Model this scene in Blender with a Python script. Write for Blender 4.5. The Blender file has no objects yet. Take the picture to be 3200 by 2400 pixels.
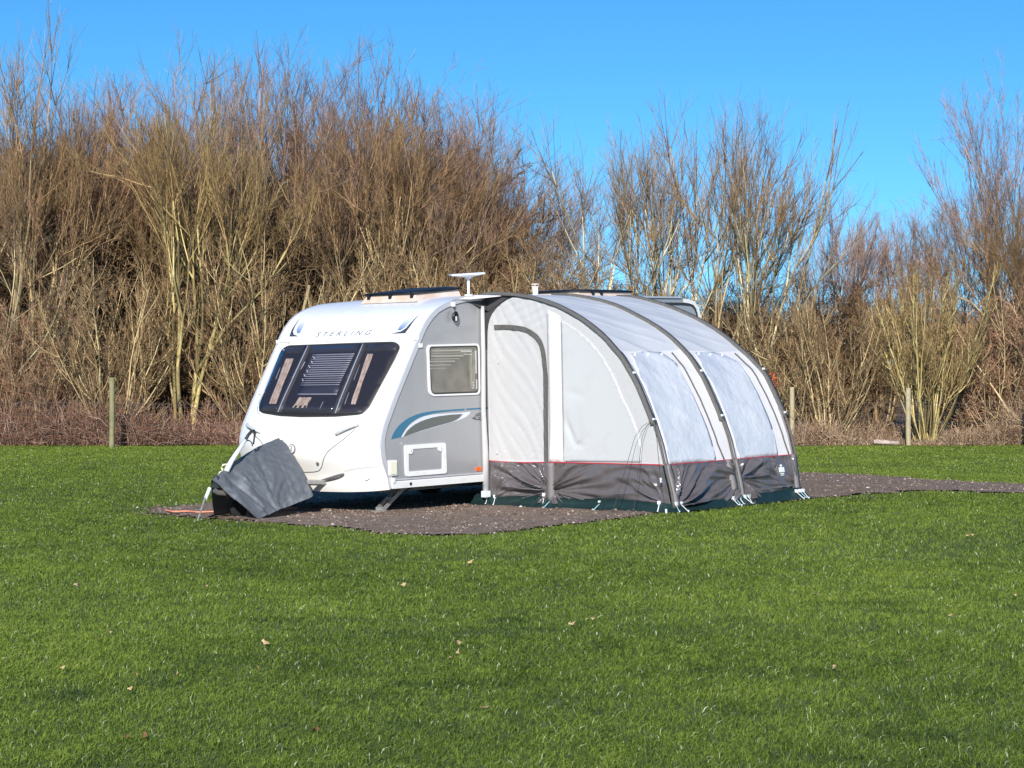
import bpy, bmesh, math, random
import numpy as np
from mathutils import Matrix, Vector
R = math.radians
rnd = random.Random(7)
rng = np.random.default_rng(11)
sc = bpy.context.scene
col = sc.collection

# ------------------------------------------------------------ camera, sky, sun
EYE = 1.6; FOC = 6814.0
cam = bpy.data.objects.new('camera', bpy.data.cameras.new('camera'))
col.objects.link(cam)
cam.location = (0, 0, EYE)
cam.rotation_euler = (R(90), 0, 0)
cam.data.sensor_width = 36.0
cam.data.lens = 36.0 * FOC / 3200.0
cam.data.shift_y = -(1200 - 1146.2) / 3200.0
cam.data.clip_start = 0.5; cam.data.clip_end = 3000
sc.camera = cam
SUN_EL, SUN_AZ = 25.0, 7.0            # degrees above the horizon, degrees to the left of straight behind the camera
sdir = Vector((-math.sin(R(SUN_AZ)) * math.cos(R(SUN_EL)), -math.cos(R(SUN_AZ)) * math.cos(R(SUN_EL)), math.sin(R(SUN_EL))))
w = bpy.data.worlds.new('World'); sc.world = w; w.use_nodes = True
nt = w.node_tree
bg = nt.nodes['Background']
sky = nt.nodes.new('ShaderNodeTexSky'); sky.sky_type = 'NISHITA'; sky.sun_disc = False
sky.sun_elevation = R(SUN_EL); sky.sun_rotation = math.atan2(sdir.x, sdir.y)
sky.air_density = 1.0; sky.dust_density = 0.0; sky.ozone_density = 3.0; sky.altitude = 0
hs = nt.nodes.new('ShaderNodeHueSaturation'); hs.inputs['Saturation'].default_value = 1.35
hs.inputs['Saturation'].default_value = 1.25
tcw = nt.nodes.new('ShaderNodeTexCoord'); mpw = nt.nodes.new('ShaderNodeMapping'); mpw.inputs['Scale'].default_value = (1, 1, 1.5); mpw.inputs['Location'].default_value = (0, 0, .095)
nrw = nt.nodes.new('ShaderNodeVectorMath'); nrw.operation = 'NORMALIZE'
nt.links.new(tcw.outputs['Generated'], mpw.inputs[0]); nt.links.new(mpw.outputs[0], nrw.inputs[0]); nt.links.new(nrw.outputs[0], sky.inputs[0])
tint = nt.nodes.new('ShaderNodeMix'); tint.data_type = 'RGBA'; tint.blend_type = 'MULTIPLY'; tint.inputs['Factor'].default_value = 1; tint.inputs['B'].default_value = (.68, 1.0, 1.06, 1)
nt.links.new(sky.outputs[0], hs.inputs['Color']); nt.links.new(hs.outputs[0], tint.inputs['A']); nt.links.new(tint.outputs['Result'], bg.inputs[0])
bg.inputs[1].default_value = 0.15
sun = bpy.data.objects.new('sun', bpy.data.lights.new('sun', 'SUN')); col.objects.link(sun)
sun.data.energy = 5.0; sun.data.angle = R(0.5); sun.data.color = (1.0, 0.945, 0.87)
sun.rotation_euler = sdir.to_track_quat('Z', 'Y').to_euler()
sc.view_settings.view_transform = 'Standard'; sc.view_settings.look = 'None'
sc.view_settings.exposure = 0.2; sc.view_settings.gamma = 1.0
sc.render.engine = 'CYCLES'
sc.cycles.max_bounces = 8; sc.cycles.transparent_max_bounces = 12

# ------------------------------------------------------------ materials
def mat(name, base, rough=0.6, metal=0.0, spec=0.5, noise=None, bump=None, coat=0.0, trans=0.0, attr=None, objrand=0.0):
    """noise=(scale, colour2, lo, hi, detail); bump=(scale, strength, distance); attr=(name, colour ramp stops)"""
    m = bpy.data.materials.new(name); m.use_nodes = True
    n = m.node_tree.nodes; l = m.node_tree.links; p = n['Principled BSDF']
    p.inputs['Base Color'].default_value = (*base, 1); p.inputs['Roughness'].default_value = rough
    p.inputs['Metallic'].default_value = metal; p.inputs['Specular IOR Level'].default_value = spec
    p.inputs['Coat Weight'].default_value = coat
    tc = n.new('ShaderNodeTexCoord')
    csock = None
    if attr:
        a = n.new('ShaderNodeAttribute'); a.attribute_name = attr[0]
        cr = n.new('ShaderNodeValToRGB'); cr.color_ramp.interpolation = 'LINEAR'
        while len(cr.color_ramp.elements) < len(attr[1]): cr.color_ramp.elements.new(0.5)
        for e, (t, c) in zip(cr.color_ramp.elements, attr[1]): e.position = t; e.color = (*c, 1)
        l.new(a.outputs['Fac'], cr.inputs[0]); csock = cr.outputs[0]
    if noise:
        ns = n.new('ShaderNodeTexNoise'); ns.inputs['Scale'].default_value = noise[0]
        ns.inputs['Detail'].default_value = noise[4] if len(noise) > 4 else 5
        l.new(tc.outputs['Object'], ns.inputs['Vector'])
        mr = n.new('ShaderNodeMapRange'); mr.inputs['From Min'].default_value = noise[2]; mr.inputs['From Max'].default_value = noise[3]
        l.new(ns.outputs['Fac'], mr.inputs['Value'])
        mx = n.new('ShaderNodeMix'); mx.data_type = 'RGBA'
        l.new(mr.outputs[0], mx.inputs['Factor'])
        if csock: l.new(csock, mx.inputs['A'])
        else: mx.inputs['A'].default_value = (*base, 1)
        mx.inputs['B'].default_value = (*noise[1], 1); csock = mx.outputs['Result']
    if objrand:
        oi = n.new('ShaderNodeObjectInfo'); hv = n.new('ShaderNodeHueSaturation')
        mr = n.new('ShaderNodeMapRange'); mr.inputs['To Min'].default_value = 1 - objrand; mr.inputs['To Max'].default_value = 1 + objrand
        l.new(oi.outputs['Random'], mr.inputs['Value']); l.new(mr.outputs[0], hv.inputs['Value'])
        if csock: l.new(csock, hv.inputs['Color'])
        else: hv.inputs['Color'].default_value = (*base, 1)
        csock = hv.outputs[0]
    if csock: l.new(csock, p.inputs['Base Color'])
    if bump:
        nb = n.new('ShaderNodeTexNoise'); nb.inputs['Scale'].default_value = bump[0]; nb.inputs['Detail'].default_value = 4
        l.new(tc.outputs['Object'], nb.inputs['Vector'])
        b = n.new('ShaderNodeBump'); b.inputs['Strength'].default_value = bump[1]; b.inputs['Distance'].default_value = bump[2]
        l.new(nb.outputs['Fac'], b.inputs['Height']); l.new(b.outputs[0], p.inputs['Normal'])
    if trans:
        t = n.new('ShaderNodeBsdfTranslucent'); ms = n.new('ShaderNodeMixShader'); ms.inputs[0].default_value = trans
        if csock: l.new(csock, t.inputs[0])
        else: t.inputs[0].default_value = (*base, 1)
        l.new(p.outputs[0], ms.inputs[1]); l.new(t.outputs[0], ms.inputs[2])
        l.new(ms.outputs[0], n['Material Output'].inputs[0])
    return m

def clear_mat(name, tint, spec_rough=0.05, mixmin=0.06, mixmax=0.6):
    m = bpy.data.materials.new(name); m.use_nodes = True
    n = m.node_tree.nodes; l = m.node_tree.links; n.remove(n['Principled BSDF'])
    t = n.new('ShaderNodeBsdfTransparent'); t.inputs[0].default_value = (*tint, 1)
    g = n.new('ShaderNodeBsdfGlossy'); g.inputs['Roughness'].default_value = spec_rough
    lw = n.new('ShaderNodeLayerWeight'); lw.inputs[0].default_value = .5
    pw = n.new('ShaderNodeMath'); pw.operation = 'POWER'; pw.inputs[1].default_value = 4; l.new(lw.outputs['Facing'], pw.inputs[0])
    f = n.new('ShaderNodeMath'); f.operation = 'MULTIPLY_ADD'; f.inputs[1].default_value = .6; f.inputs[2].default_value = .035; l.new(pw.outputs[0], f.inputs[0])
    ms = n.new('ShaderNodeMixShader'); l.new(f.outputs[0], ms.inputs[0]); l.new(t.outputs[0], ms.inputs[1]); l.new(g.outputs[0], ms.inputs[2])
    l.new(ms.outputs[0], n['Material Output'].inputs[0])
    return m

M = {}
M['van_white'] = mat('van_white', (.88, .845, .79), .28, noise=(2.2, (.84, .80, .73), .45, .75), coat=.3)
M['roof_white'] = mat('roof_white', (.82, .83, .86), .30, noise=(3, (.74, .74, .75), .5, .8), coat=.2)
M['van_grey'] = mat('van_grey', (.40, .40, .405), .34, metal=.25, noise=(1.6, (.36, .362, .362), .4, .7), coat=.25)
M['trim_metal'] = mat('trim_metal', (.62, .62, .64), .4, metal=.3)
M['cream_plastic'] = mat('cream_plastic', (.83, .80, .60), .45)
M['white_plastic'] = mat('white_plastic', (.84, .83, .80), .4, noise=(9, (.74, .72, .66), .55, .8))
M['black_plastic'] = mat('black_plastic', (.012, .012, .013), .4)
M['dark_gasket'] = mat('dark_gasket', (.035, .035, .035), .55)
M['grey_plastic'] = mat('grey_plastic', (.58, .58, .56), .5)
M['lens_grey'] = mat('lens_grey', (.13, .12, .115), .2, coat=.5)
M['window_dark'] = mat('window_dark', (.030, .028, .034), .5, spec=.15)
M['window_band'] = mat('window_band', (.045, .043, .050), .45, spec=.25)
M['pane'] = clear_mat('pane', (.88, .86, .88))
M['pane_side'] = clear_mat('pane_side', (.9, .89, .86))
M['blind'] = mat('blind', (.30, .30, .35), .45)
M['curtain'] = mat('curtain', (.50, .39, .31), .8, noise=(14, (.33, .25, .19), .4, .65))
M['curtain_side'] = mat('curtain_side', (.36, .34, .30), .8, noise=(10, (.26, .24, .21), .4, .65))
M['decal_blue'] = mat('decal_blue', (.030, .16, .29), .35)
M['decal_teal'] = mat('decal_teal', (.035, .17, .27), .35)
M['decal_grey'] = mat('decal_grey', (.125, .135, .125), .35)
M['decal_dark'] = mat('decal_dark', (.055, .06, .065), .35)
M['decal_white'] = mat('decal_white', (.72, .74, .78), .35)
M['letter_grey'] = mat('letter_grey', (.11, .11, .12), .4)
M['amber'] = mat('amber', (.95, .14, .02), .25, coat=.6)
M['underside'] = mat('underside', (.02, .02, .02), .8)
M['galvanised'] = mat('galvanised', (.42, .41, .38), .5, metal=.5, noise=(20, (.25, .22, .18), .5, .8))
M['tyre'] = mat('tyre', (.02, .02, .02), .85)
M['skylight_dark'] = mat('skylight_dark', (.010, .011, .016), .45, spec=.25)
M['skylight_side'] = mat('skylight_side', (.68, .50, .38), .25, noise=(6, (.80, .68, .58), .4, .7), coat=.5)
M['dish_white'] = mat('dish_white', (.85, .85, .85), .35)
M['awning_white'] = mat('awning_white', (.63, .62, .61), .5, bump=(7, .25, .02), trans=.16)
M['awning_band'] = mat('awning_band', (.84, .80, .79), .55, bump=(45, .5, .008), trans=.12)
M['awning_roof'] = mat('awning_roof', (.70, .705, .72), .45, bump=(5, .25, .02), trans=.15)
M['awning_pane'] = mat('awning_pane', (.66, .675, .71), .22, noise=(4, (.70, .715, .75), .42, .66, 9), bump=(6, .7, .03), coat=.6, trans=.08)
M['gable_pane'] = mat('gable_pane', (.60, .605, .60), .2, noise=(2.2, (.52, .53, .535), .48, .72, 8), bump=(2.4, .25, .02), coat=.6, trans=.06)
M['sleeve'] = mat('sleeve', (.105, .10, .092), .75, noise=(30, (.16, .15, .135), .5, .8), bump=(60, .4, .004))
M['skirt'] = mat('skirt', (.115, .101, .102), .22, noise=(4, (.125, .11, .11), .4, .7), bump=(9, .5, .02), coat=.4)
M['skirt_band'] = mat('skirt_band', (.20, .18, .175), .6, bump=(60, .4, .004))
M['red_piping'] = mat('red_piping', (.50, .035, .05), .5)
M['dark_flap'] = mat('dark_flap', (.055, .052, .058), .7, bump=(14, .6, .01))
M['groundsheet'] = mat('groundsheet', (.008, .026, .025), .5, noise=(8, (.016, .042, .040), .5, .75), bump=(12, .7, .02))
M['strap_white'] = mat('strap_white', (.80, .84, .84), .45)
M['strap_teal'] = mat('strap_teal', (.35, .62, .66), .45)
M['rope'] = mat('rope', (.05, .05, .045), .8)
M['tarp'] = mat('tarp', (.105, .115, .128), .6, noise=(3.4, (.21, .22, .225), .55, .68, 11), bump=(7, .9, .04))
M['tarp_inside'] = mat('tarp_inside', (.03, .035, .035), .7)
M['cable_orange'] = mat('cable_orange', (.75, .28, .16), .5)
M['post_wood'] = mat('post_wood', (.44, .36, .22), .85, noise=(9, (.30, .26, .15), .45, .7), bump=(30, .5, .01))
M['post_mossy'] = mat('post_mossy', (.27, .245, .13), .85, noise=(9, (.17, .18, .07), .42, .7), bump=(30, .5, .01))
M['wire'] = mat('wire', (.14, .13, .12), .6, metal=.4)
M['leaf_tan'] = mat('leaf_tan', (.55, .38, .20), .7, noise=(40, (.45, .28, .13), .4, .7))
M['leaf_rust'] = mat('leaf_rust', (.20, .085, .04), .7)
M['leaf_red'] = mat('leaf_red', (.75, .13, .05), .6)
M['log_bark'] = mat('log_bark', (.55, .45, .38), .85, noise=(12, (.3, .22, .17), .45, .7))
STOPS = [(0.0, (.055, .095, .016)), (.35, (.215, .295, .044)), (.7, (.36, .44, .070)), (.92, (.48, .55, .15)), (1.0, (.85, .84, .62))]
M['grass'] = mat('grass', (.05, .1, .02), .55, spec=.2, attr=('tint', STOPS), trans=.42)
M['soil'] = mat('soil', (.085, .115, .028), .95, noise=(1.2, (.11, .14, .035), .4, .65), bump=(20, .6, .03))
M['gravel'] = mat('gravel', (.20, .135, .095), .95, noise=(7, (.30, .215, .155), .42, .70, 12), bump=(50, 1.0, .03))
M['stone'] = mat('stone', (.22, .17, .135), .9, attr=('tint', [(0, (.07, .048, .036)), (.6, (.20, .145, .11)), (.96, (.33, .25, .195)), (1, (.66, .58, .50))]))
M['litter'] = mat('litter', (.20, .115, .07), .95, noise=(3, (.07, .045, .03), .4, .65), bump=(10, .8, .05))

# ------------------------------------------------------------ object helpers
def link(o, parent=None):
    col.objects.link(o)
    if parent is not None: o.parent = parent
    return o
def tag(o, label=None, cat=None, group=None, kind=None):
    if label: o['label'] = label
    if cat: o['category'] = cat
    if group: o['group'] = group
    if kind: o['kind'] = kind
    return o
def empty(name, mw, label, cat, group=None):
    o = bpy.data.objects.new(name, None); o.empty_display_size = .2
    link(o); o.matrix_world = mw; tag(o, label, cat, group)
    return o
def mobj(name, V, F, m, parent=None, smooth=False, mw=None):
    me = bpy.data.meshes.new(name); me.from_pydata([tuple(v) for v in V], [], F)
    bm = bmesh.new(); bm.from_mesh(me); bmesh.ops.recalc_face_normals(bm, faces=bm.faces); bm.to_mesh(me); bm.free()
    me.materials.append(m)
    if smooth: me.polygons.foreach_set('use_smooth', [True] * len(me.polygons))
    o = bpy.data.objects.new(name, me); link(o, parent)
    if mw is not None: o.matrix_world = mw
    return o
def fast(name, V, Q, m, parent=None, attr=None, smooth=False):
    V = np.asarray(V, np.float32); Q = np.asarray(Q, np.int32); k = Q.shape[1]
    me = bpy.data.meshes.new(name)
    me.vertices.add(len(V)); me.vertices.foreach_set('co', V.ravel())
    me.loops.add(Q.size); me.loops.foreach_set('vertex_index', Q.ravel())
    me.polygons.add(len(Q)); me.polygons.foreach_set('loop_start', np.arange(0, Q.size, k, dtype=np.int32))
    if smooth: me.polygons.foreach_set('use_smooth', np.ones(len(Q), bool))
    me.update(calc_edges=True)
    if attr is not None:
        a = me.attributes.new('tint', 'FLOAT', 'POINT'); a.data.foreach_set('value', np.asarray(attr, np.float32))
    me.materials.append(m)
    o = bpy.data.objects.new(name, me); link(o, parent)
    return o

class MB:
    """collects shapes for ONE mesh"""
    def __init__(s): s.V = []; s.F = []
    def add(s, V, F):
        b = len(s.V); s.V += [tuple(v) for v in V]; s.F += [tuple(i + b for i in f) for f in F]; return s
    def box(s, c, d, rot=None):
        V = []
        for x in (-.5, .5):
            for y in (-.5, .5):
                for z in (-.5, .5):
                    v = Vector((x * d[0], y * d[1], z * d[2]))
                    if rot is not None: v = rot @ v
                    V.append(v + Vector(c))
        return s.add(V, [(0, 1, 3, 2), (4, 6, 7, 5), (0, 4, 5, 1), (2, 3, 7, 6), (0, 2, 6, 4), (1, 5, 7, 3)])
    def tube(s, P, r, n=8, cap=True):
        P = [Vector(p) for p in P]; k = len(P)
        rs = r if isinstance(r, (list, tuple)) else [r] * k
        V = []; F = []
        up = None
        for i, p in enumerate(P):
            d = (P[min(i + 1, k - 1)] - P[max(i - 1, 0)]).normalized()
            if up is None:
                up = Vector((0, 0, 1)) if abs(d.z) < .9 else Vector((1, 0, 0))
            u = (up - d * up.dot(d)).normalized(); v = d.cross(u); up = u
            for j in range(n):
                a = 2 * math.pi * j / n
                V.append(p + (u * math.cos(a) + v * math.sin(a)) * rs[i])
        for i in range(k - 1):
            for j in range(n):
                F.append((i * n + j, i * n + (j + 1) % n, (i + 1) * n + (j + 1) % n, (i + 1) * n + j))
        if cap: F.append(tuple(range(n))[::-1]); F.append(tuple((k - 1) * n + j for j in range(n)))
        return s.add(V, F)
    def disc(s, c, ax, r, t, n=20):
        c = Vector(c); ax = Vector(ax).normalized()
        return s.tube([c - ax * t / 2, c + ax * t / 2], r, n)
    def grid(s, fn, nu, nv, thick=None):
        V = [fn(i / nu, j / nv) for i in range(nu + 1) for j in range(nv + 1)]
        F = [(i * (nv + 1) + j, (i + 1) * (nv + 1) + j, (i + 1) * (nv + 1) + j + 1, i * (nv + 1) + j + 1) for i in range(nu) for j in range(nv)]
        return s.add(V, F)
    def build(s, name, m, parent=None, smooth=False, mw=None, off=None):
        V = s.V
        if off is not None: V = [Vector(v) - Vector(off) for v in V]
        return mobj(name, V, s.F, m, parent, smooth, mw)

def rounded(pts, r, n=5):
    """polygon with rounded corners; r one value or one per corner"""
    out = []; k = len(pts)
    for i in range(k):
        p = Vector(pts[i]); a = Vector(pts[i - 1]); b = Vector(pts[(i + 1) % k])
        rr = r[i] if isinstance(r, (list, tuple)) else r
        if rr <= 0: out.append(tuple(p)); continue
        da = (a - p); db = (b - p); ra = min(rr, da.length * .49); rb = min(rr, db.length * .49)
        A = p + da.normalized() * ra; B = p + db.normalized() * rb
        for t in range(n + 1):
            t /= n; out.append(tuple(A * (1 - t) ** 2 + p * 2 * t * (1 - t) + B * t * t))
    return out

def patch(mb, poly, fn, off, base=0.0, step=.12, hole=None):
    """a plate of outline poly (2-D) lying on surface fn(a, b, offset), its rim going down to `base`"""
    bm = bmesh.new()
    def ring(pl):
        vs = [bm.verts.new((a, b, 0)) for a, b in pl]
        return [bm.edges.new((vs[i], vs[(i + 1) % len(vs)])) for i in range(len(vs))]
    if hole:
        n = len(poly); assert len(hole) == n
        vo = [bm.verts.new((a, b, 0)) for a, b in poly]; vi = [bm.verts.new((a, b, 0)) for a, b in hole]
        for i in range(n): bm.faces.new((vo[i], vo[(i + 1) % n], vi[(i + 1) % n], vi[i]))
    else:
        bm.faces.new([bm.verts.new((a, b, 0)) for a, b in poly])
        bmesh.ops.triangulate(bm, faces=bm.faces[:])
    xs = [p[0] for p in poly]; ys = [p[1] for p in poly]
    if step:
        for lo, hi, ax in ((min(xs), max(xs), 0), (min(ys), max(ys), 1)):
            k = int((hi - lo) / step)
            for i in range(1, k + 1):
                c = lo + (hi - lo) * i / (k + 1)
                no = (1, 0, 0) if ax == 0 else (0, 1, 0)
                bmesh.ops.bisect_plane(bm, geom=bm.verts[:] + bm.edges[:] + bm.faces[:], plane_co=(c * no[0], c * no[1], 0), plane_no=no)
    bm.verts.index_update()
    V = [fn(v.co.x, v.co.y, off) for v in bm.verts]; F = [tuple(v.index for v in f.verts) for f in bm.faces]
    n0 = len(V); idx = {}
    for e in bm.edges:
        if len(e.link_faces) == 1:
            ids = []
            for v in e.verts:
                if v.index not in idx: idx[v.index] = len(V); V.append(fn(v.co.x, v.co.y, base))
                ids.append(v.index)
            F.append((ids[0], ids[1], idx[ids[1]], idx[ids[0]]))
    bm.free()
    mb.add(V, F); return mb

def ribbon(mb, pts, wd, fn, o1, o0=0):
    P = [Vector(p) for p in pts]; L = []; Rr = []
    for i, p in enumerate(P):
        d = (P[min(i + 1, len(P) - 1)] - P[max(i - 1, 0)]).normalized(); nn = Vector((-d.y, d.x)) * wd / 2
        L.append(p + nn); Rr.append(p - nn)
    V = []; F = []
    for a, b in zip(L, Rr): V += [fn(a.x, a.y, o0), fn(a.x, a.y, o1), fn(b.x, b.y, o1), fn(b.x, b.y, o0)]
    for i in range(len(P) - 1):
        for k in range(3): F.append((i * 4 + k, (i + 1) * 4 + k, (i + 1) * 4 + k + 1, i * 4 + k + 1))
    F.append((0, 1, 2, 3)); e = (len(P) - 1) * 4; F.append((e + 3, e + 2, e + 1, e))
    mb.add(V, F); return mb

# ------------------------------------------------------------ caravan frame and ground
ex = Vector((.65302, .75734, .0153)).normalized()
ey0 = Vector((-.75724, .65314, -.01039)); ez = ex.cross(ey0).normalized(); ey = ez.cross(ex).normalized()
T0 = Vector((-1.3611, 23.4493, 0))
VAN = Matrix(((ex.x, ey.x, ez.x, T0.x), (ex.y, ey.y, ez.y, T0.y), (ex.z, ey.z, ez.z, T0.z), (0, 0, 0, 1)))
def VT(x, y, z=0): return VAN @ Matrix.Translation((x, y, z))
def loc2w(x, y, z=0): return VAN @ Vector((x, y, z))
def smooth01(t): t = np.clip(t, 0, 1); return t * t * (3 - 2 * t)
def ground_z(X, Y):
    """lawn height: the caravan stands on ground rising very gently to the right and back"""
    X = np.asarray(X, float); Y = np.asarray(Y, float)
    lx = (X - T0.x) * ex.x + (Y - T0.y) * ex.y; ly = (X - T0.x) * ey.x + (Y - T0.y) * ey.y
    zt = lx * .01534 - ly * .0104
    d = np.sqrt((lx - 2.7) ** 2 + (ly * 1.0) ** 2)
    wgt = 1 - smooth01((d - 5.2) / 4.0)
    far = smooth01((np.abs(d - 7) ) / 4.0)
    bumps = .012 * np.sin(X * 1.7 + .6 * np.sin(Y * .9)) * np.cos(Y * 1.1 + X * .3) * (1 - wgt) + .02 * np.sin(X * .35 + 1) * np.sin(Y * .31) * (1 - wgt)
    return zt * wgt + bumps
PAD = [(-4.32, 25.1), (-3.66, 23.97), (-3.09, 23.36), (-2.29, 22.29), (-1.75, 21.64), (-1.24, 21.06), (-.6, 20.6), (-.15, 20.85), (.31, 21.45), (.81, 22.0), (1.31, 22.6), (2.1, 23.6), (2.7, 24.3),
       (3.25, 24.6), (3.45, 24.75), (3.77, 25.18), (4.12, 25.5), (4.47, 25.75), (4.9, 25.8), (5.27, 25.6), (5.88, 25.1), (6.54, 24.8), (9, 24.3), (16, 24.0), (16, 27.6), (9, 27.4), (6.4, 27.15), (5.78, 27.25), (5.29, 27.8), (5.0, 28.9), (4.59, 29.8),
       (4.0, 30.4), (2.5, 31.5), (0, 31.0), (-2.0, 28.8), (-3.1, 26.6), (-3.7, 25.5), (-4.4, 25.3)]
PADa = np.array(PAD)
def pad_dist(X, Y):
    """signed distance to the gravel outline, > 0 inside"""
    X = np.asarray(X, float); Y = np.asarray(Y, float)
    best = np.full(X.shape, 1e9); ins = np.zeros(X.shape, bool)
    n = len(PADa)
    for i in range(n):
        x0, y0 = PADa[i]; x1, y1 = PADa[(i + 1) % n]
        dx, dy = x1 - x0, y1 - y0
        t = np.clip(((X - x0) * dx + (Y - y0) * dy) / (dx * dx + dy * dy), 0, 1)
        best = np.minimum(best, np.hypot(X - x0 - t * dx, Y - y0 - t * dy))
        c = ((y0 > Y) != (y1 > Y)) & (X < dx * (Y - y0) / (dy if dy else 1e-9) + x0)
        ins ^= c
    return np.where(ins, best, -best)
def vnoise(X, Y, s, seed=0):
    """smooth value noise in numpy"""
    X = np.asarray(X) / s; Y = np.asarray(Y) / s
    xi = np.floor(X).astype(int); yi = np.floor(Y).astype(int); fx = X - xi; fy = Y - yi
    fx = fx * fx * (3 - 2 * fx); fy = fy * fy * (3 - 2 * fy)
    def h(a, b):
        v = np.sin((a * 127.1 + b * 311.7 + seed * 74.7)) * 43758.5453; return v - np.floor(v)
    return (h(xi, yi) * (1 - fx) + h(xi + 1, yi) * fx) * (1 - fy) + (h(xi, yi + 1) * (1 - fx) + h(xi + 1, yi + 1) * fx) * fy
def edge_w(X, Y): return pad_dist(X, Y) + .16 * (vnoise(X, Y, .22, 3) - .5) + .38 * (vnoise(X, Y, 1.1, 5) - .5) + .14 * (vnoise(X, Y, .09, 13) - .5)

xs = np.concatenate([np.linspace(-900, -26, 14), np.arange(-24, 24.1, .5), np.linspace(26, 900, 14)])
ys = np.concatenate([[-200, -60, -20], np.arange(-4, 60.1, .5), np.linspace(64, 1500, 18)])
GX, GY = np.meshgrid(xs, ys, indexing='ij'); GZ = ground_z(GX, GY)
nu, nv = GX.shape
ii, jj = np.meshgrid(np.arange(nu - 1), np.arange(nv - 1), indexing='ij')
Q = np.stack([ii * nv + jj, (ii + 1) * nv + jj, (ii + 1) * nv + jj + 1, ii * nv + jj + 1], -1).reshape(-1, 4)
g = fast('ground', np.stack([GX, GY, GZ], -1).reshape(-1, 3), Q, M['soil'], smooth=True); tag(g, kind='structure')

def sheet(name, x0, x1, y0, y1, step, mask, lift, m):
    X, Y = np.meshgrid(np.arange(x0, x1, step), np.arange(y0, y1, step), indexing='ij')
    nu, nv = X.shape
    ins = mask(X, Y)
    Z = ground_z(X, Y) + lift(X, Y)
    keep = ins[:-1, :-1] & ins[1:, :-1] & ins[1:, 1:] & ins[:-1, 1:]
    ii, jj = np.nonzero(keep)
    Q = np.stack([ii * nv + jj, (ii + 1) * nv + jj, (ii + 1) * nv + jj + 1, ii * nv + jj + 1], -1)
    used = np.unique(Q); mp = np.zeros(nu * nv, int); mp[used] = np.arange(len(used))
    o = fast(name, np.stack([X, Y, Z], -1).reshape(-1, 3)[used], mp[Q], m, smooth=True)
    return tag(o, kind='structure')
sheet('gravel_pad', -6, 16.5, 20, 34, .09, lambda X, Y: edge_w(X, Y) > -.03,
      lambda X, Y: .008 + .012 * vnoise(X, Y, .25, 1) + .008 * vnoise(X, Y, .1, 9), M['gravel'])
LIT = lambda X: 44.1 + .5 * np.sin(X * .7) + .35 * np.sin(X * 1.9 + 1)
sheet('leaf_litter', -40, 40, 43, 110, .4, lambda X, Y: Y > LIT(X), lambda X, Y: .008 + .05 * np.clip((Y - 45) / 3, 0, 1) * vnoise(X, Y, .8, 2), M['litter'])

# gravel stones: nobody could count them
N = 26000
X = rng.uniform(-5, 9, N * 3); Y = rng.uniform(20.3, 33, N * 3)
k = edge_w(X, Y) > -.30 * rng.random(X.shape) ** 4 + .05 * rng.random(X.shape); X = X[k][:N]; Y = Y[k][:N]; n = len(X)
Z = ground_z(X, Y) + .014
oct_ = np.array([(1, 0, 0), (0, 1, 0), (-1, 0, 0), (0, -1, 0), (0, 0, 1), (0, 0, -.6)], float)
of = np.array([(0, 1, 4), (1, 2, 4), (2, 3, 4), (3, 0, 4), (1, 0, 5), (2, 1, 5), (3, 2, 5), (0, 3, 5)])
s = rng.uniform(.007, .02, n) * np.where(rng.random(n) < .05, 1.8, 1)
jit = rng.uniform(.6, 1.4, (n, 6, 3)); ang = rng.uniform(0, 6.28, n)
P = oct_[None] * jit * s[:, None, None] * np.array([1, 1, .7])
ca, sa = np.cos(ang)[:, None], np.sin(ang)[:, None]
P = np.stack([P[..., 0] * ca - P[..., 1] * sa, P[..., 0] * sa + P[..., 1] * ca, P[..., 2]], -1) + np.stack([X, Y, Z], -1)[:, None]
tint = np.repeat(rng.random(n), 6)
o = fast('gravel', P.reshape(-1, 3), (of[None] + np.arange(n)[:, None, None] * 6).reshape(-1, 3), M['stone'], attr=tint)
tag(o, 'loose brown and pale gravel stones under and around the caravan', 'gravel', kind='stuff')

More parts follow.
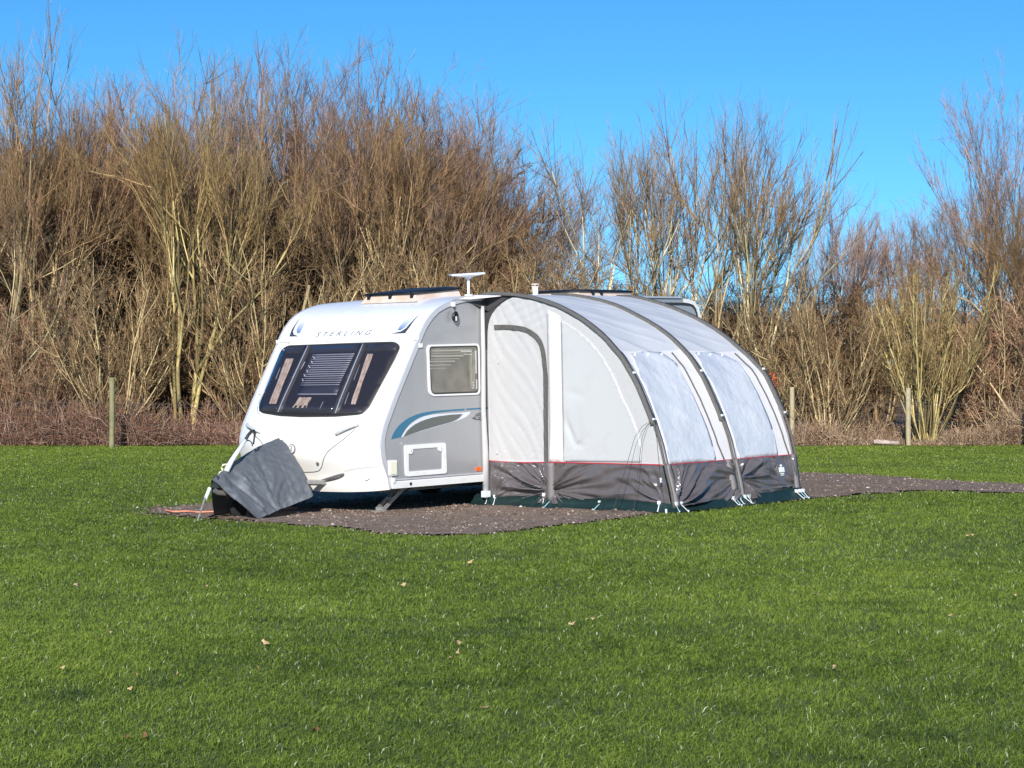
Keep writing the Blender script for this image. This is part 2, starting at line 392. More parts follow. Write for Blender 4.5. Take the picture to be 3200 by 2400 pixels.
# ------------------------------------------------------------ grass
def grass_mesh():
    Xs, Ys = [], []
    for y0, y1, dens in ((6.6, 9.5, 8000), (9.5, 13, 6400), (13, 18, 4200), (18, 25, 2600), (25, 34, 1600), (34, 46, 1100)):
        hw = y1 * .235 * 1.18 + .5
        n = int((y1 - y0) * 2 * hw * dens)
        Xs.append(rng.uniform(-hw, hw, n)); Ys.append(rng.uniform(y0, y1, n))
    X = np.concatenate(Xs); Y = np.concatenate(Ys)
    # clumping
    k = rng.random(len(X)) < .55 + .45 * vnoise(X, Y, .11, 4)
    k &= edge_w(X, Y) < rng.normal(-.02, .05, len(X)) + .30 * (rng.random(len(X)) < .10) * rng.random(len(X))
    k &= Y < LIT(X) + rng.uniform(-.2, .8, len(X))
    lx = (X - T0.x) * ex.x + (Y - T0.y) * ex.y; ly = (X - T0.x) * ey.x + (Y - T0.y) * ey.y
    k &= ~((lx > 1.55) & (lx < 4.45) & (ly > -2.75) & (ly < .2))
    X = X[k]; Y = Y[k]; n = len(X)
    far = np.clip((Y - 8) / 34, 0, 1)
    big = vnoise(X, Y, 1.3, 8) * .55 + vnoise(X, Y, .42, 12) * .45
    tuft = vnoise(X, Y, .14, 21)
    h = (.015 + .016 * rng.random(n) + .020 * tuft * big) * (1 - .15 * far)
    edge = np.clip(1 + edge_w(X, Y) / .35, 0, 1); h *= 1 - .25 * edge
    wd = (.0010 + .0014 * rng.random(n)) * (1 + 2.6 * far)
    a = rng.uniform(0, 2 * np.pi, n)
    lean = rng.uniform(.2, 1.7, n) * h
    la = a + rng.normal(0, .6, n) + 1.57
    Z = ground_z(X, Y)
    c, s = np.cos(a) * wd, np.sin(a) * wd
    V = np.empty((n, 5, 3), np.float32)
    V[:, 0] = np.stack([X - c, Y - s, Z], -1); V[:, 1] = np.stack([X + c, Y + s, Z], -1)
    mx, my = X + np.cos(la) * lean * .38, Y + np.sin(la) * lean * .38
    V[:, 2] = np.stack([mx - c * .85, my - s * .85, Z + h * .66], -1); V[:, 3] = np.stack([mx + c * .85, my + s * .85, Z + h * .62], -1)
    V[:, 4] = np.stack([X + np.cos(la) * lean, Y + np.sin(la) * lean, Z + h * rng.uniform(.7, 1.0, n)], -1)
    F = np.array([(0, 1, 3), (0, 3, 2), (2, 3, 4)])
    t = .10 + .42 * rng.random(n) + .26 * (big - .5) + .22 * (tuft - .5) + .10 * far + .16 * (vnoise(X, Y, 3.1, 31) - .5)
    dark = vnoise(X, Y, .55, 44); t -= .28 * np.clip((dark - .84) / .16, 0, 1)
    t = np.clip(t, 0, .9)
    t = np.where(rng.random(n) < .018, rng.uniform(.93, 1, n), t)
    o = fast('grass', V.reshape(-1, 3), (F[None] + np.arange(n)[:, None, None] * 5).reshape(-1, 3), M['grass'], attr=np.repeat(t, 5))
    tag(o, 'short mown green grass of the camping field', 'grass', kind='stuff')
    print('blades', n)
grass_mesh()

# ------------------------------------------------------------ caravan
WID = 2.23
PZ = [(.10, .20), (.079, .282), (.053, .414), (-.03, .60), (-.05, .74), (-.045, .83), (.003, .968), (.154, 1.239), (.345, 1.55), (.52, 1.83), (.60, 1.965), (.667, 2.06), (.767, 2.157), (.873, 2.228), (1.0, 2.28), (1.12, 2.315), (1.271, 2.345), (1.487, 2.365), (2.2, 2.378)]
REAR = [(5.45, 2.38), (5.66, 2.365), (5.77, 2.30), (5.83, 2.18), (5.855, 1.9), (5.86, 1.2), (5.85, .28)]
pz = np.array([p[1] for p in PZ]); px = np.array([p[0] for p in PZ])
def bulge(z): return float(np.interp(z, [.2, .3, .7, 1.2, 1.9, 2.15, 2.36], [.17, .19, .19, .14, .06, .03, 0]))
def Ffront(y, z):
    t = min(abs((y - WID / 2) / (WID / 2)), 1)
    return float(np.interp(z, pz, px)) - bulge(z) * (1 - t ** 3)
def on_front(y, z, off=0):
    # the outward normal of the leaning front
    e = .02; dz = (Ffront(y, z + e) - Ffront(y, z - e)) / (2 * e); dy = (Ffront(min(y + e, WID), z) - Ffront(max(y - e, 0), z)) / (2 * e)
    nrm = Vector((-1, dy, dz)).normalized()
    return Vector((Ffront(y, z), y, z)) + nrm * off
def on_side(x, z, off=0): return Vector((x, -off, z))

van = empty('caravan', VAN, 'white touring caravan with silver grey sides and a wide dark front window', 'caravan')
def prof_at(x_to=None):
    return [(x, z) for x, z in PZ]
# smooth resampling of the profile
def resample(pts, n):
    P = np.array(pts); d = np.r_[0, np.cumsum(np.hypot(*np.diff(P, axis=0).T))]
    t = np.linspace(0, d[-1], n); return list(zip(np.interp(t, d, P[:, 0]), np.interp(t, d, P[:, 1])))
TRIMZ = 1.90
def front_part(z0, z1, ny=28, nz=34):
    mb = MB()
    mb.grid(lambda a, b: on_front(WID * a, z0 + (z1 - z0) * b, 0), ny, nz)
    return mb
def bottom_z(y):  # the front panel dips a little in the middle
    t = abs((y - WID / 2) / (WID / 2)); return .275 - .035 * (1 - t ** 4)
mb = MB()
mb.grid(lambda a, b: on_front(WID * a, bottom_z(WID * a) + (TRIMZ - bottom_z(WID * a)) * b, 0), 36, 44)
mb.grid(lambda a, b: Vector((Ffront(WID * a, bottom_z(WID * a)) + .25 * b, WID * a, bottom_z(WID * a))), 36, 1)
fp = mb.build('front_panel', M['van_white'], van, True)
# roof: rounded cap + roof + rear, one sheet
mb = MB()
RP = resample([(x, z) for x, z in PZ if z >= 1.9] [0:] , 26)
RP = [(float(np.interp(TRIMZ, pz, px)), TRIMZ)] + [p for p in RP if p[1] > TRIMZ + .01] + [(3.2, 2.385), (4.4, 2.385), (5.45, 2.38)]
def roofpt(i, a):
    x, z = RP[i]; y = WID * a; t = abs(2 * a - 1)
    if x < 2.0: xx = x - bulge(z) * (1 - t ** 3)
    else: xx = x
    cr = .03 * float(np.interp(x, [.9, 1.6], [0, 1])) * (1 - t * t)
    return Vector((xx, y, z + cr))
ny = 28
V = [roofpt(i, j / ny) for i in range(len(RP)) for j in range(ny + 1)]
F = [(i * (ny + 1) + j, (i + 1) * (ny + 1) + j, (i + 1) * (ny + 1) + j + 1, i * (ny + 1) + j + 1) for i in range(len(RP) - 1) for j in range(ny)]
mb.add(V, F); mb.build('roof', M['roof_white'], van, True)
mb = MB()
V = [Vector((x, WID * j / ny, z + (.03 * (1 - (2 * j / ny - 1) ** 2) if z > 2.3 else 0))) for x, z in REAR for j in range(ny + 1)]
F = [(i * (ny + 1) + j, (i + 1) * (ny + 1) + j, (i + 1) * (ny + 1) + j + 1, i * (ny + 1) + j + 1) for i in range(len(REAR) - 1) for j in range(ny)]
mb.add(V, F); mb.build('rear_panel', M['van_white'], van, True)
outline = [p for p in PZ if p[1] > .27] + REAR
for y, nm in ((0.0, 'side_wall'), (WID, 'side_wall')):
    mb = MB(); ol = outline + [(5.85, .36), (.06, .36)] if False else outline
    mb.add([Vector((x, y, z)) for x, z in ol], [tuple(range(len(ol)))]); mb.build(nm, M['van_grey'], van)
# metal edge trims (closing strips) along the near and far edges
def strip_along(pts, wdt, off, y, sgn=1):
    mb = MB(); P = [Vector((p[0], p[1])) for p in pts]; n = len(P); inn = []
    for i in range(n):
        d = (P[min(i + 1, n - 1)] - P[max(i - 1, 0)]).normalized(); nn = Vector((d.y, -d.x)); inn.append(P[i] + nn * wdt)
    for a, b, c, d_ in ((0, 0, 0, 0),):
        V = []; F = []
        for i in range(n):
            V += [Vector((P[i].x - .006, y + sgn * .01, P[i].y)), Vector((P[i].x - .006, y - sgn * off, P[i].y)), Vector((inn[i].x, y - sgn * off, inn[i].y)), Vector((inn[i].x, y, inn[i].y))]
        for i in range(n - 1):
            for k in range(3): F.append((i * 4 + k, (i + 1) * 4 + k, (i + 1) * 4 + k + 1, i * 4 + k + 1))
        mb.add(V, F)
    return mb
dense = resample([p for p in PZ if p[1] > .27], 60)
for y, sg in ((0, 1), (WID, -1)):
    strip_along(dense, .045, .014, y, sg).build('edge_trim', M['trim_metal'], van, False)
    strip_along(resample(REAR, 20), .05, .012, y, sg).build('edge_trim', M['white_plastic'], van, False)
# dark seam just inside the trim, and the black gasket at the rear corner
mb = MB(); P = [Vector(p) for p in dense]; V = []; F = []
for i, p in enumerate(P):
    d = (P[min(i + 1, len(P) - 1)] - P[max(i - 1, 0)]).normalized(); nn = Vector((d.y, -d.x))
    a = p + nn * .045; b = p + nn * .056; V += [(a.x, -.004, a.y), (b.x, -.004, b.y)]
for i in range(len(P) - 1): F.append((2 * i, 2 * i + 2, 2 * i + 3, 2 * i + 1))
mb.add(V, F); mb.build('trim_seam', M['decal_grey'], van)
mb = MB(); P = [Vector(p) for p in resample([(3.0, 2.378)] + REAR[:-2], 30)]; V = []; F = []
for i, p in enumerate(P):
    d = (P[min(i + 1, len(P) - 1)] - P[max(i - 1, 0)]).normalized(); nn = Vector((d.y, -d.x))
    a = p + nn * .052; b = p + nn * .085; V += [(a.x, -.005, a.y), (b.x, -.005, b.y)]
for i in range(len(P) - 1): F.append((2 * i, 2 * i + 2, 2 * i + 3, 2 * i + 1))
mb.add(V, F); mb.build('rear_gasket', M['dark_gasket'], van)
# awning rail along the roof edge
mb = MB(); mb.tube([(1.1, -.012, 2.325), (1.3, -.012, 2.358), (1.5, -.012, 2.376), (2.2, -.012, 2.388), (5.4, -.012, 2.39)], .012, 6); mb.build('awning_rail', M['trim_metal'], van)
# side skirt rail (white) with grey ledge
mb = MB()
mb.add([(.10, -.030, .283), (5.82, -.030, .283), (5.82, -.034, .352), (.085, -.034, .352), (.10, .05, .283), (5.82, .05, .283), (5.82, .0, .364), (.08, .0, .364)],
       [(0, 1, 2, 3), (3, 2, 6, 7), (0, 4, 5, 1), (1, 5, 6, 2), (0, 3, 7, 4)])
rail = mb.build('side_rail', M['white_plastic'], van)
MB().disc((.369, -.034, .322), (0, 1, 0), .017, .008, 14).build('jack_hole', M['black_plastic'], rail)
MB().box((2.95, -.010, .376), (5.72, .02, .014)).build('ledge', M['trim_metal'], rail)
MB().box((.10, -.03, .375), (.03, .035, .05)).build('rail_end_cap', M['white_plastic'], rail)
# floor / underside, chassis, axle and wheels
mb = MB(); mb.box((2.97, WID / 2, .32), (5.7, WID - .06, .05)); mb.build('floor', M['underside'], van)
mb = MB()
for y in (.55, 1.68): mb.box((3.1, y, .25), (5.2, .06, .10))
for y0 in (.62, 1.61):
    mb.tube([(.6, y0, .30), (-1.15, WID / 2 + (y0 - WID / 2) * .10, .40)], .032, 6)
mb.box((2.95, WID / 2, .24), (.08, 1.9, .08)); mb.build('chassis', M['galvanised'], van)
mb = MB(); mb.tube([(-1.0, WID / 2, .41), (-1.25, WID / 2, .43), (-1.42, WID / 2, .43)], [.045, .04, .055], 8); mb.box((-1.36, WID / 2, .40), (.14, .10, .10)); mb.build('hitch', M['dark_gasket'], van)
# jockey wheel under the cover
mb = MB(); mb.tube([(-.98, WID / 2 + .13, .12), (-.98, WID / 2 + .13, .62)], .024, 8); jw = mb.build('jockey_wheel', M['galvanised'], van)
MB().disc((-.98, WID / 2 + .13, .10), (0, 1, 0), .10, .05, 18).build('tyre', M['tyre'], jw)
for y, sg in ((.13, -1), (WID - .13, 1)):
    wl = MB().disc((2.95, y, .30), (0, 1, 0), .19, .14, 22).build('wheel', M['galvanised'], van)
    mb = MB(); P = []
    for k in range(25):
        a = 2 * math.pi * k / 24; P.append((2.95 + .25 * math.cos(a), y, .30 + .25 * math.sin(a)))
    mb.tube(P, .065, 8); mb.build('tyre', M['tyre'], wl)
# corner steadies
def steady(x, y, sg=-1):
    mb = MB()
    top = Vector((x + .42, y + .03, .29)); foot = Vector((x, y, .035))
    d = foot - top; u_ = Vector((-d.z, 0, d.x)).normalized() * .022
    for dy in (-.05, .05):
        a_ = top + Vector((0, dy, 0)); b_ = foot + Vector((0, dy, 0)); w_ = Vector((0, .004, 0))
        V = [a_ - u_ - w_, a_ + u_ - w_, b_ + u_ - w_, b_ - u_ - w_, a_ - u_ + w_, a_ + u_ + w_, b_ + u_ + w_, b_ - u_ + w_]
        mb.add(V, [(0, 1, 2, 3), (7, 6, 5, 4), (0, 4, 5, 1), (1, 5, 6, 2), (2, 6, 7, 3), (3, 7, 4, 0)])
    for t in (.28, .55, .95):
        c = top + d * t; mb.box(c, (.06, .095, .035))
    mb.box(foot + Vector((-.01, 0, -.015)), (.13, .12, .02))
    st = mb.build('corner_steady', M['galvanised'], van)
    MB().tube([top + Vector((.25, 0, .0)), top + d * .55 + Vector((0, 0, -.01))], .009, 6).build('screw_rod', M['dark_gasket'], st)
steady(.24, .32); steady(.24, 1.9); steady(5.0, .35); steady(5.0, 1.9)

# --- front details
win = [(2.075, 1.80), (1.985, 1.842), (1.5, 1.846), (1.1, 1.85), (.69, 1.853), (.31, 1.855), (.20, 1.80), (.205, 1.66), (.235, 1.41), (.262, 1.17), (.32, 1.10), (.65, 1.078), (1.173, 1.072), (1.52, 1.082), (1.885, 1.112), (2.0, 1.165), (2.02, 1.38), (2.06, 1.68)]
win = rounded(win, [.05, .05, 0, 0, 0, .05, .05, 0, 0, .05, .05, 0, 0, 0, .06, .06, 0, 0], 4)
def grow(pl, d):
    c = Vector((sum(p[0] for p in pl) / len(pl), sum(p[1] for p in pl) / len(pl))); hx = max(abs(p[0] - c.x) for p in pl); hy = max(abs(p[1] - c.y) for p in pl)
    return [(c.x + (p[0] - c.x) * (1 + d / hx), c.y + (p[1] - c.y) * (1 + d / hy)) for p in pl]
fw = patch(MB(), grow(win, .018), on_front, .006, -.004).build('front_window', M['dark_gasket'], van, True)
patch(MB(), win, on_front, .010, .004).build('window_backing', M['window_dark'], fw, True)
mb = MB(); outer = grow(win, .045); patch(mb, outer, on_front, .004, -.004, .15, hole=grow(win, .018)); mb.build('window_surround', M['van_white'], fw, True)
def band(mb, a, b, wd, o0, o1, fn=on_front, n=10):
    # a narrow strip from a to b standing on the surface
    a = Vector(a); b = Vector(b); d = (b - a).normalized(); nn = Vector((-d.y, d.x)) * wd / 2
    poly = [tuple(a + (b - a) * t / n + nn) for t in range(n + 1)] + [tuple(b - (b - a) * t / n - nn) for t in range(n + 1)]
    return patch(mb, poly, fn, o1, o0, .1)
# top and bottom tinted bands and the two uprights between the three panes
mb = MB()
for a, b in (((.225, 1.80), (2.03, 1.795)), ((.30, 1.125), (1.95, 1.15))):
    mbp = band(mb, a, b, .075, .009, .014, n=18)
mb.build('tinted_band', M['window_band'], fw, True)
for a, b in (((1.604, 1.835), (1.555, 1.095)), ((.728, 1.84), (.645, 1.085))):
    mb = band(MB(), a, b, .10, .010, .032); up = mb.build('window_upright', M['window_band'], fw, True)
    mb = band(MB(), (a[0] - .005, a[1]), (b[0] - .005, b[1]), .014, .030, .036); mb.build('upright_edge', M['blind'], up, True)
    fw_children = up
# blind in the middle pane
mb = MB(); nsl = 15
for i in range(nsl):
    t = i / (nsl - 1); z = 1.735 - t * .335
    yl = 1.47 - .05 * t; yr = .80 - .0 * t
    a = (yl, z); b = (yr, z + .004)
    band(mb, a, b, .0075 + .003 * (t < .75), .0105, .015, n=6)
mb.build('blind', M['blind'], fw, True)
mb = MB(); patch(mb, [(1.40, 1.395), (.775, 1.395), (.765, 1.305), (1.385, 1.305)], on_front, .013, .0105); mb.build('blind_stack', mat('blind_dark', (.045, .045, .06), .5), fw, True)
mb = MB(); band(mb, (1.39, 1.30), (.765, 1.30), .012, .0105, .015); mb.build('blind_rail', M['blind'], fw, True)
mb = MB()
for i in range(6): band(mb, (1.45 - .012 * (i % 2), 1.72 - .05 * i), (1.40, 1.695 - .05 * i), .006, .0125, .017, n=3)
band(mb, (1.535, 1.66), (1.545, 1.50), .008, .0125, .017, n=4); mb.build('blind_cord', M['decal_white'], fw, True)
# curtains: hanging folds
def curtain(a0, a1, b1, b0, nf, m, fn=on_front, base=.0105, amp=.006, par=None):
    a0, a1, b0, b1 = map(Vector, (a0, a1, b0, b1)); mb = MB()
    def f(u, v):
        top = a0 + (a1 - a0) * u; bot = b0 + (b1 - b0) * u; p = top + (bot - top) * v
        wv = .004 * math.sin(v * 9 + u * 3)
        return fn(p.x + wv, p.y, base + amp * (.5 + .5 * math.sin(u * nf * 2 * math.pi + v * 1.5)))
    mb.grid(f, nf * 6, 12); return mb.build('curtain', m, par if par else fw, True)
curtain((.60, 1.735), (.515, 1.735), (.43, 1.19), (.49, 1.19), 2, M['curtain'])
curtain((1.90, 1.70), (1.76, 1.70), (1.67, 1.195), (1.80, 1.195), 3, M['curtain'])
curtain((1.33, 1.265), (1.13, 1.265), (1.14, 1.15), (1.36, 1.15), 3, M['curtain'])
mb = MB()
for a, b in (((.64, 1.62), (.615, 1.45)), ((.60, 1.32), (.58, 1.19)), ((1.93, 1.60), (1.91, 1.47)), ((.92, 1.22), (.92, 1.14))): band(MB(), a, b, .008, .0105, .015, n=3).build('curtain_tie', M['blind'], fw, True)
# the three outer panes
for pl in ([(2.055, 1.80), (1.66, 1.825), (1.61, 1.11), (1.99, 1.165)], [(1.55, 1.825), (.78, 1.832), (.70, 1.095), (1.50, 1.10)], [(.68, 1.83), (.225, 1.82), (.275, 1.12), (.59, 1.10)]):
    patch(MB(), rounded(pl, .05, 4), on_front, .030, .0295).build('window_pane', M['pane'], fw, True)
# trim ledge between front panel and roof cap
mb = MB()
mb.tube([on_front(WID * t / 24, TRIMZ, .006) for t in range(25)], .013, 8); tr = mb.build('front_ledge', M['van_white'], van, True)
for y in (.02, WID - .02): MB().box(on_front(y, TRIMZ, .008), (.05, .035, .04)).build('ledge_end', M['white_plastic'], tr)
# surround crease above window
mb = MB(); mb.tube([on_front(.26 + (1.75) * t / 20, 1.876 - .000 * t, .002) for t in range(21)], .006, 6); mb.build('crease', M['white_plastic'], van, True)
# writing on the cap
def text_on(txt, p0, p1, height, shear, m, fn, off, parent, name, squash=None, spacing=1.75):
    cu = bpy.data.curves.new('txt', 'FONT'); cu.body = txt; cu.size = 1; cu.shear = shear; cu.space_character = spacing; cu.resolution_u = 3; cu.offset = -.006
    to = bpy.data.objects.new('txt', cu); col.objects.link(to)
    dg = bpy.context.evaluated_depsgraph_get(); me = to.evaluated_get(dg).to_mesh()
    V = [v.co.copy() for v in me.vertices]; F = [tuple(p.vertices) for p in me.polygons]
    to.evaluated_get(dg).to_mesh_clear(); bpy.data.objects.remove(to)
    x0 = min(v.x for v in V); x1 = max(v.x for v in V); y0 = 0; y1 = max(v.y for v in V)
    out = []
    for v in V:
        t = (v.x - x0) / (x1 - x0); b = (v.y - y0) / (y1 - y0)
        out.append(fn(p0[0] + (p1[0] - p0[0]) * t, p0[1] + (p1[1] - p0[1]) * t + b * height, off))
    return mobj(name, out, F, m, parent)
text_on('STERLING', (1.585, 1.951), (.715, 1.956), .05, .25, M['letter_grey'], on_front, .004, van, 'lettering')
# cap decals
decr = rounded([(.407, 1.960), (.205, 1.962), (.183, 2.035), (.172, 2.175), (.20, 2.09), (.228, 2.02), (.275, 1.985)], 0)
patch(MB(), decr, on_front, .003, .0005, .05).build('cap_decal', M['decal_dark'], van)
decb = [(.335, 1.995), (.335, 2.04), (.32, 2.09), (.30, 2.15), (.215, 2.16), (.225, 2.09), (.245, 2.035), (.285, 2.00)]
cb = mat('decal_fade', (.03, .15, .36), .35)
def fade(m):
    n = m.node_tree.nodes; l = m.node_tree.links; p = n['Principled BSDF']; tc = n.new('ShaderNodeTexCoord'); sp = n.new('ShaderNodeSeparateXYZ')
    mr = n.new('ShaderNodeMapRange'); mr.inputs['From Min'].default_value = 1.99; mr.inputs['From Max'].default_value = 2.155
    mx = n.new('ShaderNodeMix'); mx.data_type = 'RGBA'; mx.inputs['A'].default_value = (.03, .14, .36, 1); mx.inputs['B'].default_value = (.80, .82, .86, 1)
    l.new(tc.outputs['Object'], sp.inputs[0]); l.new(sp.outputs['Z'], mr.inputs['Value']); l.new(mr.outputs[0], mx.inputs['Factor']); l.new(mx.outputs['Result'], p.inputs['Base Color'])
fade(cb)
patch(MB(), decb, on_front, .003, .0005, .05).build('cap_decal', cb, van)
patch(MB(), [(WID - a, b) for a, b in decb][::-1], on_front, .003, .0005, .05).build('cap_decal', cb, van)
patch(MB(), [(WID - a * .86 - .0, b) for a, b in decr][::-1], on_front, .003, .0005, .05).build('cap_decal', M['decal_dark'], van)
# grab handles
for a, b in (((.535, .868), (.285, .975)), ((1.76, .885), (2.10, .962))):
    mb = MB(); pts = []
    for i in range(9):
        t = i / 8; o_ = .035 * math.sin(math.pi * min(max(t, .0), 1)) ** .4 if 0 < t < 1 else 0
        pts.append(on_front(a[0] + (b[0] - a[0]) * t, a[1] + (b[1] - a[1]) * t, o_ + .006))
    mb.tube(pts, .019, 8); mb.build('grab_handle', M['grey_plastic'], van, True)
# marker lamps
for y in (.149, WID - .13):
    ml = MB(); ml.disc(on_front(y, 1.332, .01), (-1, 0, .5), .042, .03, 20); mo = ml.build('marker_lamp', M['white_plastic'], van)
    MB().disc(on_front(y, 1.332, .026), (-1, 0, .5), .022, .02, 16).build('marker_lens', M['grey_plastic'], mo)
# gas locker lid outline, latches, slots, recesses
seam = [(2.05, .93), (1.75, .80), (1.55, .66), (1.46, .54), (1.40, .47), (1.136, .449), (.92, .458), (.84, .475), (.775, .52), (.72, .60), (.649, .683), (.424, .826), (.314, .934)]
sm = resample(seam, 60)
ribbon(MB(), sm, .008, on_front, .003, .0).build('locker_seam', M['decal_grey'], van)
sm = resample([(1.3, .341), (1.168, .343), (.935, .349)], 12)
ribbon(MB(), sm, .011, on_front, .003, .0).build('bumper_seam', M['decal_grey'], van)
sm = resample([(.48, .475), (.36, .50), (.20, .52), (.06, .525)], 12)
ribbon(MB(), sm, .005, on_front, .003, .0).build('bumper_seam', M['grey_plastic'], van)
for y in (.82, WID - .82): MB().disc(on_front(y, .556, .006), (-1, 0, 0), .017, .02, 14).build('locker_latch', M['lens_grey'], van)
for s_ in (0, 1):
    sl = [(.93, .347), (.86, .372), (.731, .403), (.60, .435), (.49, .455), (.50, .425), (.56, .395), (.65, .372), (.76, .352)]
    if s_: sl = [(WID - a, b) for a, b in sl][::-1]
    so = patch(MB(), rounded(sl, .03, 3), on_front, .006, -.002, .06).build('front_slot_lamp', M['lens_grey'], van, True)
    y = .229 if not s_ else WID - .229
    mb = MB(); c = on_front(y, .43, .004); mb.disc(c, (-1, -.3, 0), .048, .008, 22); tw = mb.build('tow_eye_cover', M['white_plastic'], van)
    MB().disc(c + Vector((-.006, -.0, -.004)), (-1, -.3, 0), .030, .008, 18).build('tow_eye_cap', M['van_white'], tw)
# round badge
mb = MB(); c = on_front(1.18, .712, .006); mb.disc(c, (-1, 0, 0), .052, .008, 26); bd = mb.build('round_badge', M['lens_grey'], van)
MB().disc(c + Vector((-.005, 0, 0)), (-1, 0, 0), .042, .008, 24).build('badge_face', M['white_plastic'], bd)
mb = MB(); mb.tube([c + Vector((-.011, .012, .026)), c + Vector((-.011, -.006, .024)), c + Vector((-.011, -.010, .010)), c + Vector((-.011, .008, -.002)), c + Vector((-.011, .006, -.018)), c + Vector((-.011, -.012, -.024))], .005, 6); mb.build('badge_mark', M['letter_grey'], bd)

# --- side details
def side_patch(name, poly, m, off=.004, r=0, parent=van, base=0, n=4):
    return patch(MB(), rounded(poly, r, n) if r else poly, on_side, off, base, None).build(name, m, parent)
side_patch('side_decal', [(.107, .814), (.135, .865), (.172, .91), (.22, .952), (.28, .988), (.34, 1.018), (.409, 1.044), (.50, 1.068), (.603, 1.086), (.71, 1.096), (.822, 1.103), (1.098, 1.109), (1.30, 1.112),
                          (1.30, 1.092), (1.042, 1.088), (.821, 1.077), (.72, 1.066), (.62, 1.050), (.55, 1.034), (.494, 1.014), (.43, .985), (.385, .957), (.34, .922), (.309, .89), (.26, .833)], M['decal_teal'], .002)
side_patch('side_decal', [(1.329, 1.112), (2.6, 1.125), (2.6, 1.108), (1.328, 1.094)], M['decal_teal'], .002)
side_patch('side_decal', [(.270, .835), (.318, .889), (.352, .921), (.396, .954), (.44, .979), (.50, 1.005), (.559, 1.026), (.65, 1.048), (.766, 1.062), (1.0, 1.066), (1.265, 1.068), (1.401, 1.074), (1.375, 1.045), (1.321, 1.018), (1.26, 1.0), (1.196, .985), (.30, .838)], M['decal_white'], .002)
side_patch('side_decal', [(.302, .839), (.328, .868), (.362, .899), (.42, .935), (.493, .967), (.57, .991), (.656, 1.011), (.76, 1.029), (.875, 1.041), (1.07, 1.052), (1.265, 1.054), (1.235, 1.028), (1.185, 1.000), (1.13, .983), (1.072, .970), (.817, .93), (.598, .894)], M['decal_grey'], .004)
# locker hatch
ho = rounded([(.305, .744), (.966, .745), (.974, .404), (.317, .402)], .035, 4); hi = rounded([(.365, .697), (.908, .699), (.905, .455), (.362, .455)], .012, 4)
hatch = patch(MB(), ho, on_side, .016, 0, None, hole=hi).build('locker_hatch', M['white_plastic'], van)
side_patch('hatch_door', [(.358, .703), (.914, .705), (.911, .449), (.356, .449)], M['van_grey'], .006, parent=hatch)
for x, z in ((.392, .682), (.875, .688)):
    lt = MB().disc((x, -.014, z), (0, 1, 0), .038, .014, 22).build('hatch_latch', M['white_plastic'], hatch)
    MB().box((x, -.024, z), (.012, .008, .02)).build('latch_key', M['grey_plastic'], hatch)
cl = side_patch('side_lamp', [(.049, .591), (.174, .589), (.175, .424), (.049, .427)], M['white_plastic'], .022, .012)
side_patch('lamp_lens', [(.066, .576), (.160, .575), (.160, .440), (.066, .442)], M['cream_plastic'], .030, .01, cl, .02)
side_patch('reflector', [(1.466, .446), (1.554, .448), (1.554, .404), (1.468, .403)], M['amber'], .014, .01)
side_patch('side_socket', [(.553, 1.846), (.615, 1.849), (.617, 1.803), (.555, 1.800)], M['white_plastic'], .018, .008)
# side window
so_ = rounded([(.694, 1.832), (1.556, 1.840), (1.556, 1.264), (.708, 1.264)], [.06, .06, .06, .09], 5); si_ = rounded([(.722, 1.812), (1.534, 1.818), (1.533, 1.283), (.736, 1.283)], [.05, .05, .05, .08], 5)
sw = patch(MB(), so_, on_side, .016, 0, None, hole=si_).build('side_window', M['white_plastic'], van)
side_patch('window_gasket', [(.722, 1.815), (1.536, 1.820), (1.535, 1.281), (.734, 1.281)], M['dark_gasket'], .008, .05, sw)
sp_ = rounded([(.748, 1.796), (1.513, 1.800), (1.512, 1.302), (.762, 1.302)], .04, 4)
patch(MB(), sp_, on_side, .011, .006, None).build('window_backing', mat('win_back', (.28, .265, .235), .6, noise=(5, (.19, .18, .16), .4, .65)), sw)
mb = MB()
for i, (z, h) in enumerate(((1.765, .020), (1.735, .008), (1.705, .018), (1.672, .008), (1.645, .014), (1.605, .010), (1.57, .006))):
    mb.box((1.10 - .04 * i, -.013, z), (.64 - .06 * i, .004, h))
mb.build('blind', mat('blind_side', (.50, .47, .42), .5), sw)
curtain((1.37, 1.745), (1.455, 1.745), (1.475, 1.33), (1.36, 1.33), 2, M['curtain_side'], on_side, .012, .006, sw)
mb = MB(); mb.box((1.487, -.016, 1.71), (.022, .006, .10)); mb.box((1.49, -.016, 1.58), (.016, .006, .16)); mb.box((1.495, -.016, 1.38), (.014, .006, .11)); mb.box((1.33, -.015, 1.752), (.18, .004, .010)); mb.box((1.36, -.015, 1.718), (.14, .004, .008))
for x, z in ((1.435, 1.40), (1.437, 1.37), (1.43, 1.34)): mb.disc((x, -.016, z), (0, 1, 0), .011, .004, 10)
mb.build('window_stay', M['decal_white'], sw)
patch(MB(), grow(sp_, .012), on_side, .024, .0235, None).build('window_pane', M['pane_side'], sw)
# wreath-like outline badge beside the awning edge
mb = MB(); P = []
for k in range(17):
    a = math.pi * (1.15 - 1.3 * k / 16); P.append((1.55 + .075 * math.cos(a), -.006, 1.005 + .050 * math.sin(a)))
mb.tube(P, .0045, 5); mb.tube([(1.425, -.006, 1.0), (1.46, -.006, 1.012), (1.45, -.006, .992), (1.50, -.006, .985), (1.60, -.006, .98)], .0045, 5); mb.tube([(1.505, -.006, 1.02), (1.53, -.006, 1.035), (1.56, -.006, 1.03), (1.555, -.006, 1.005), (1.52, -.006, 1.00)], .0045, 5)
mb.build('side_badge', M['lens_grey'], van)

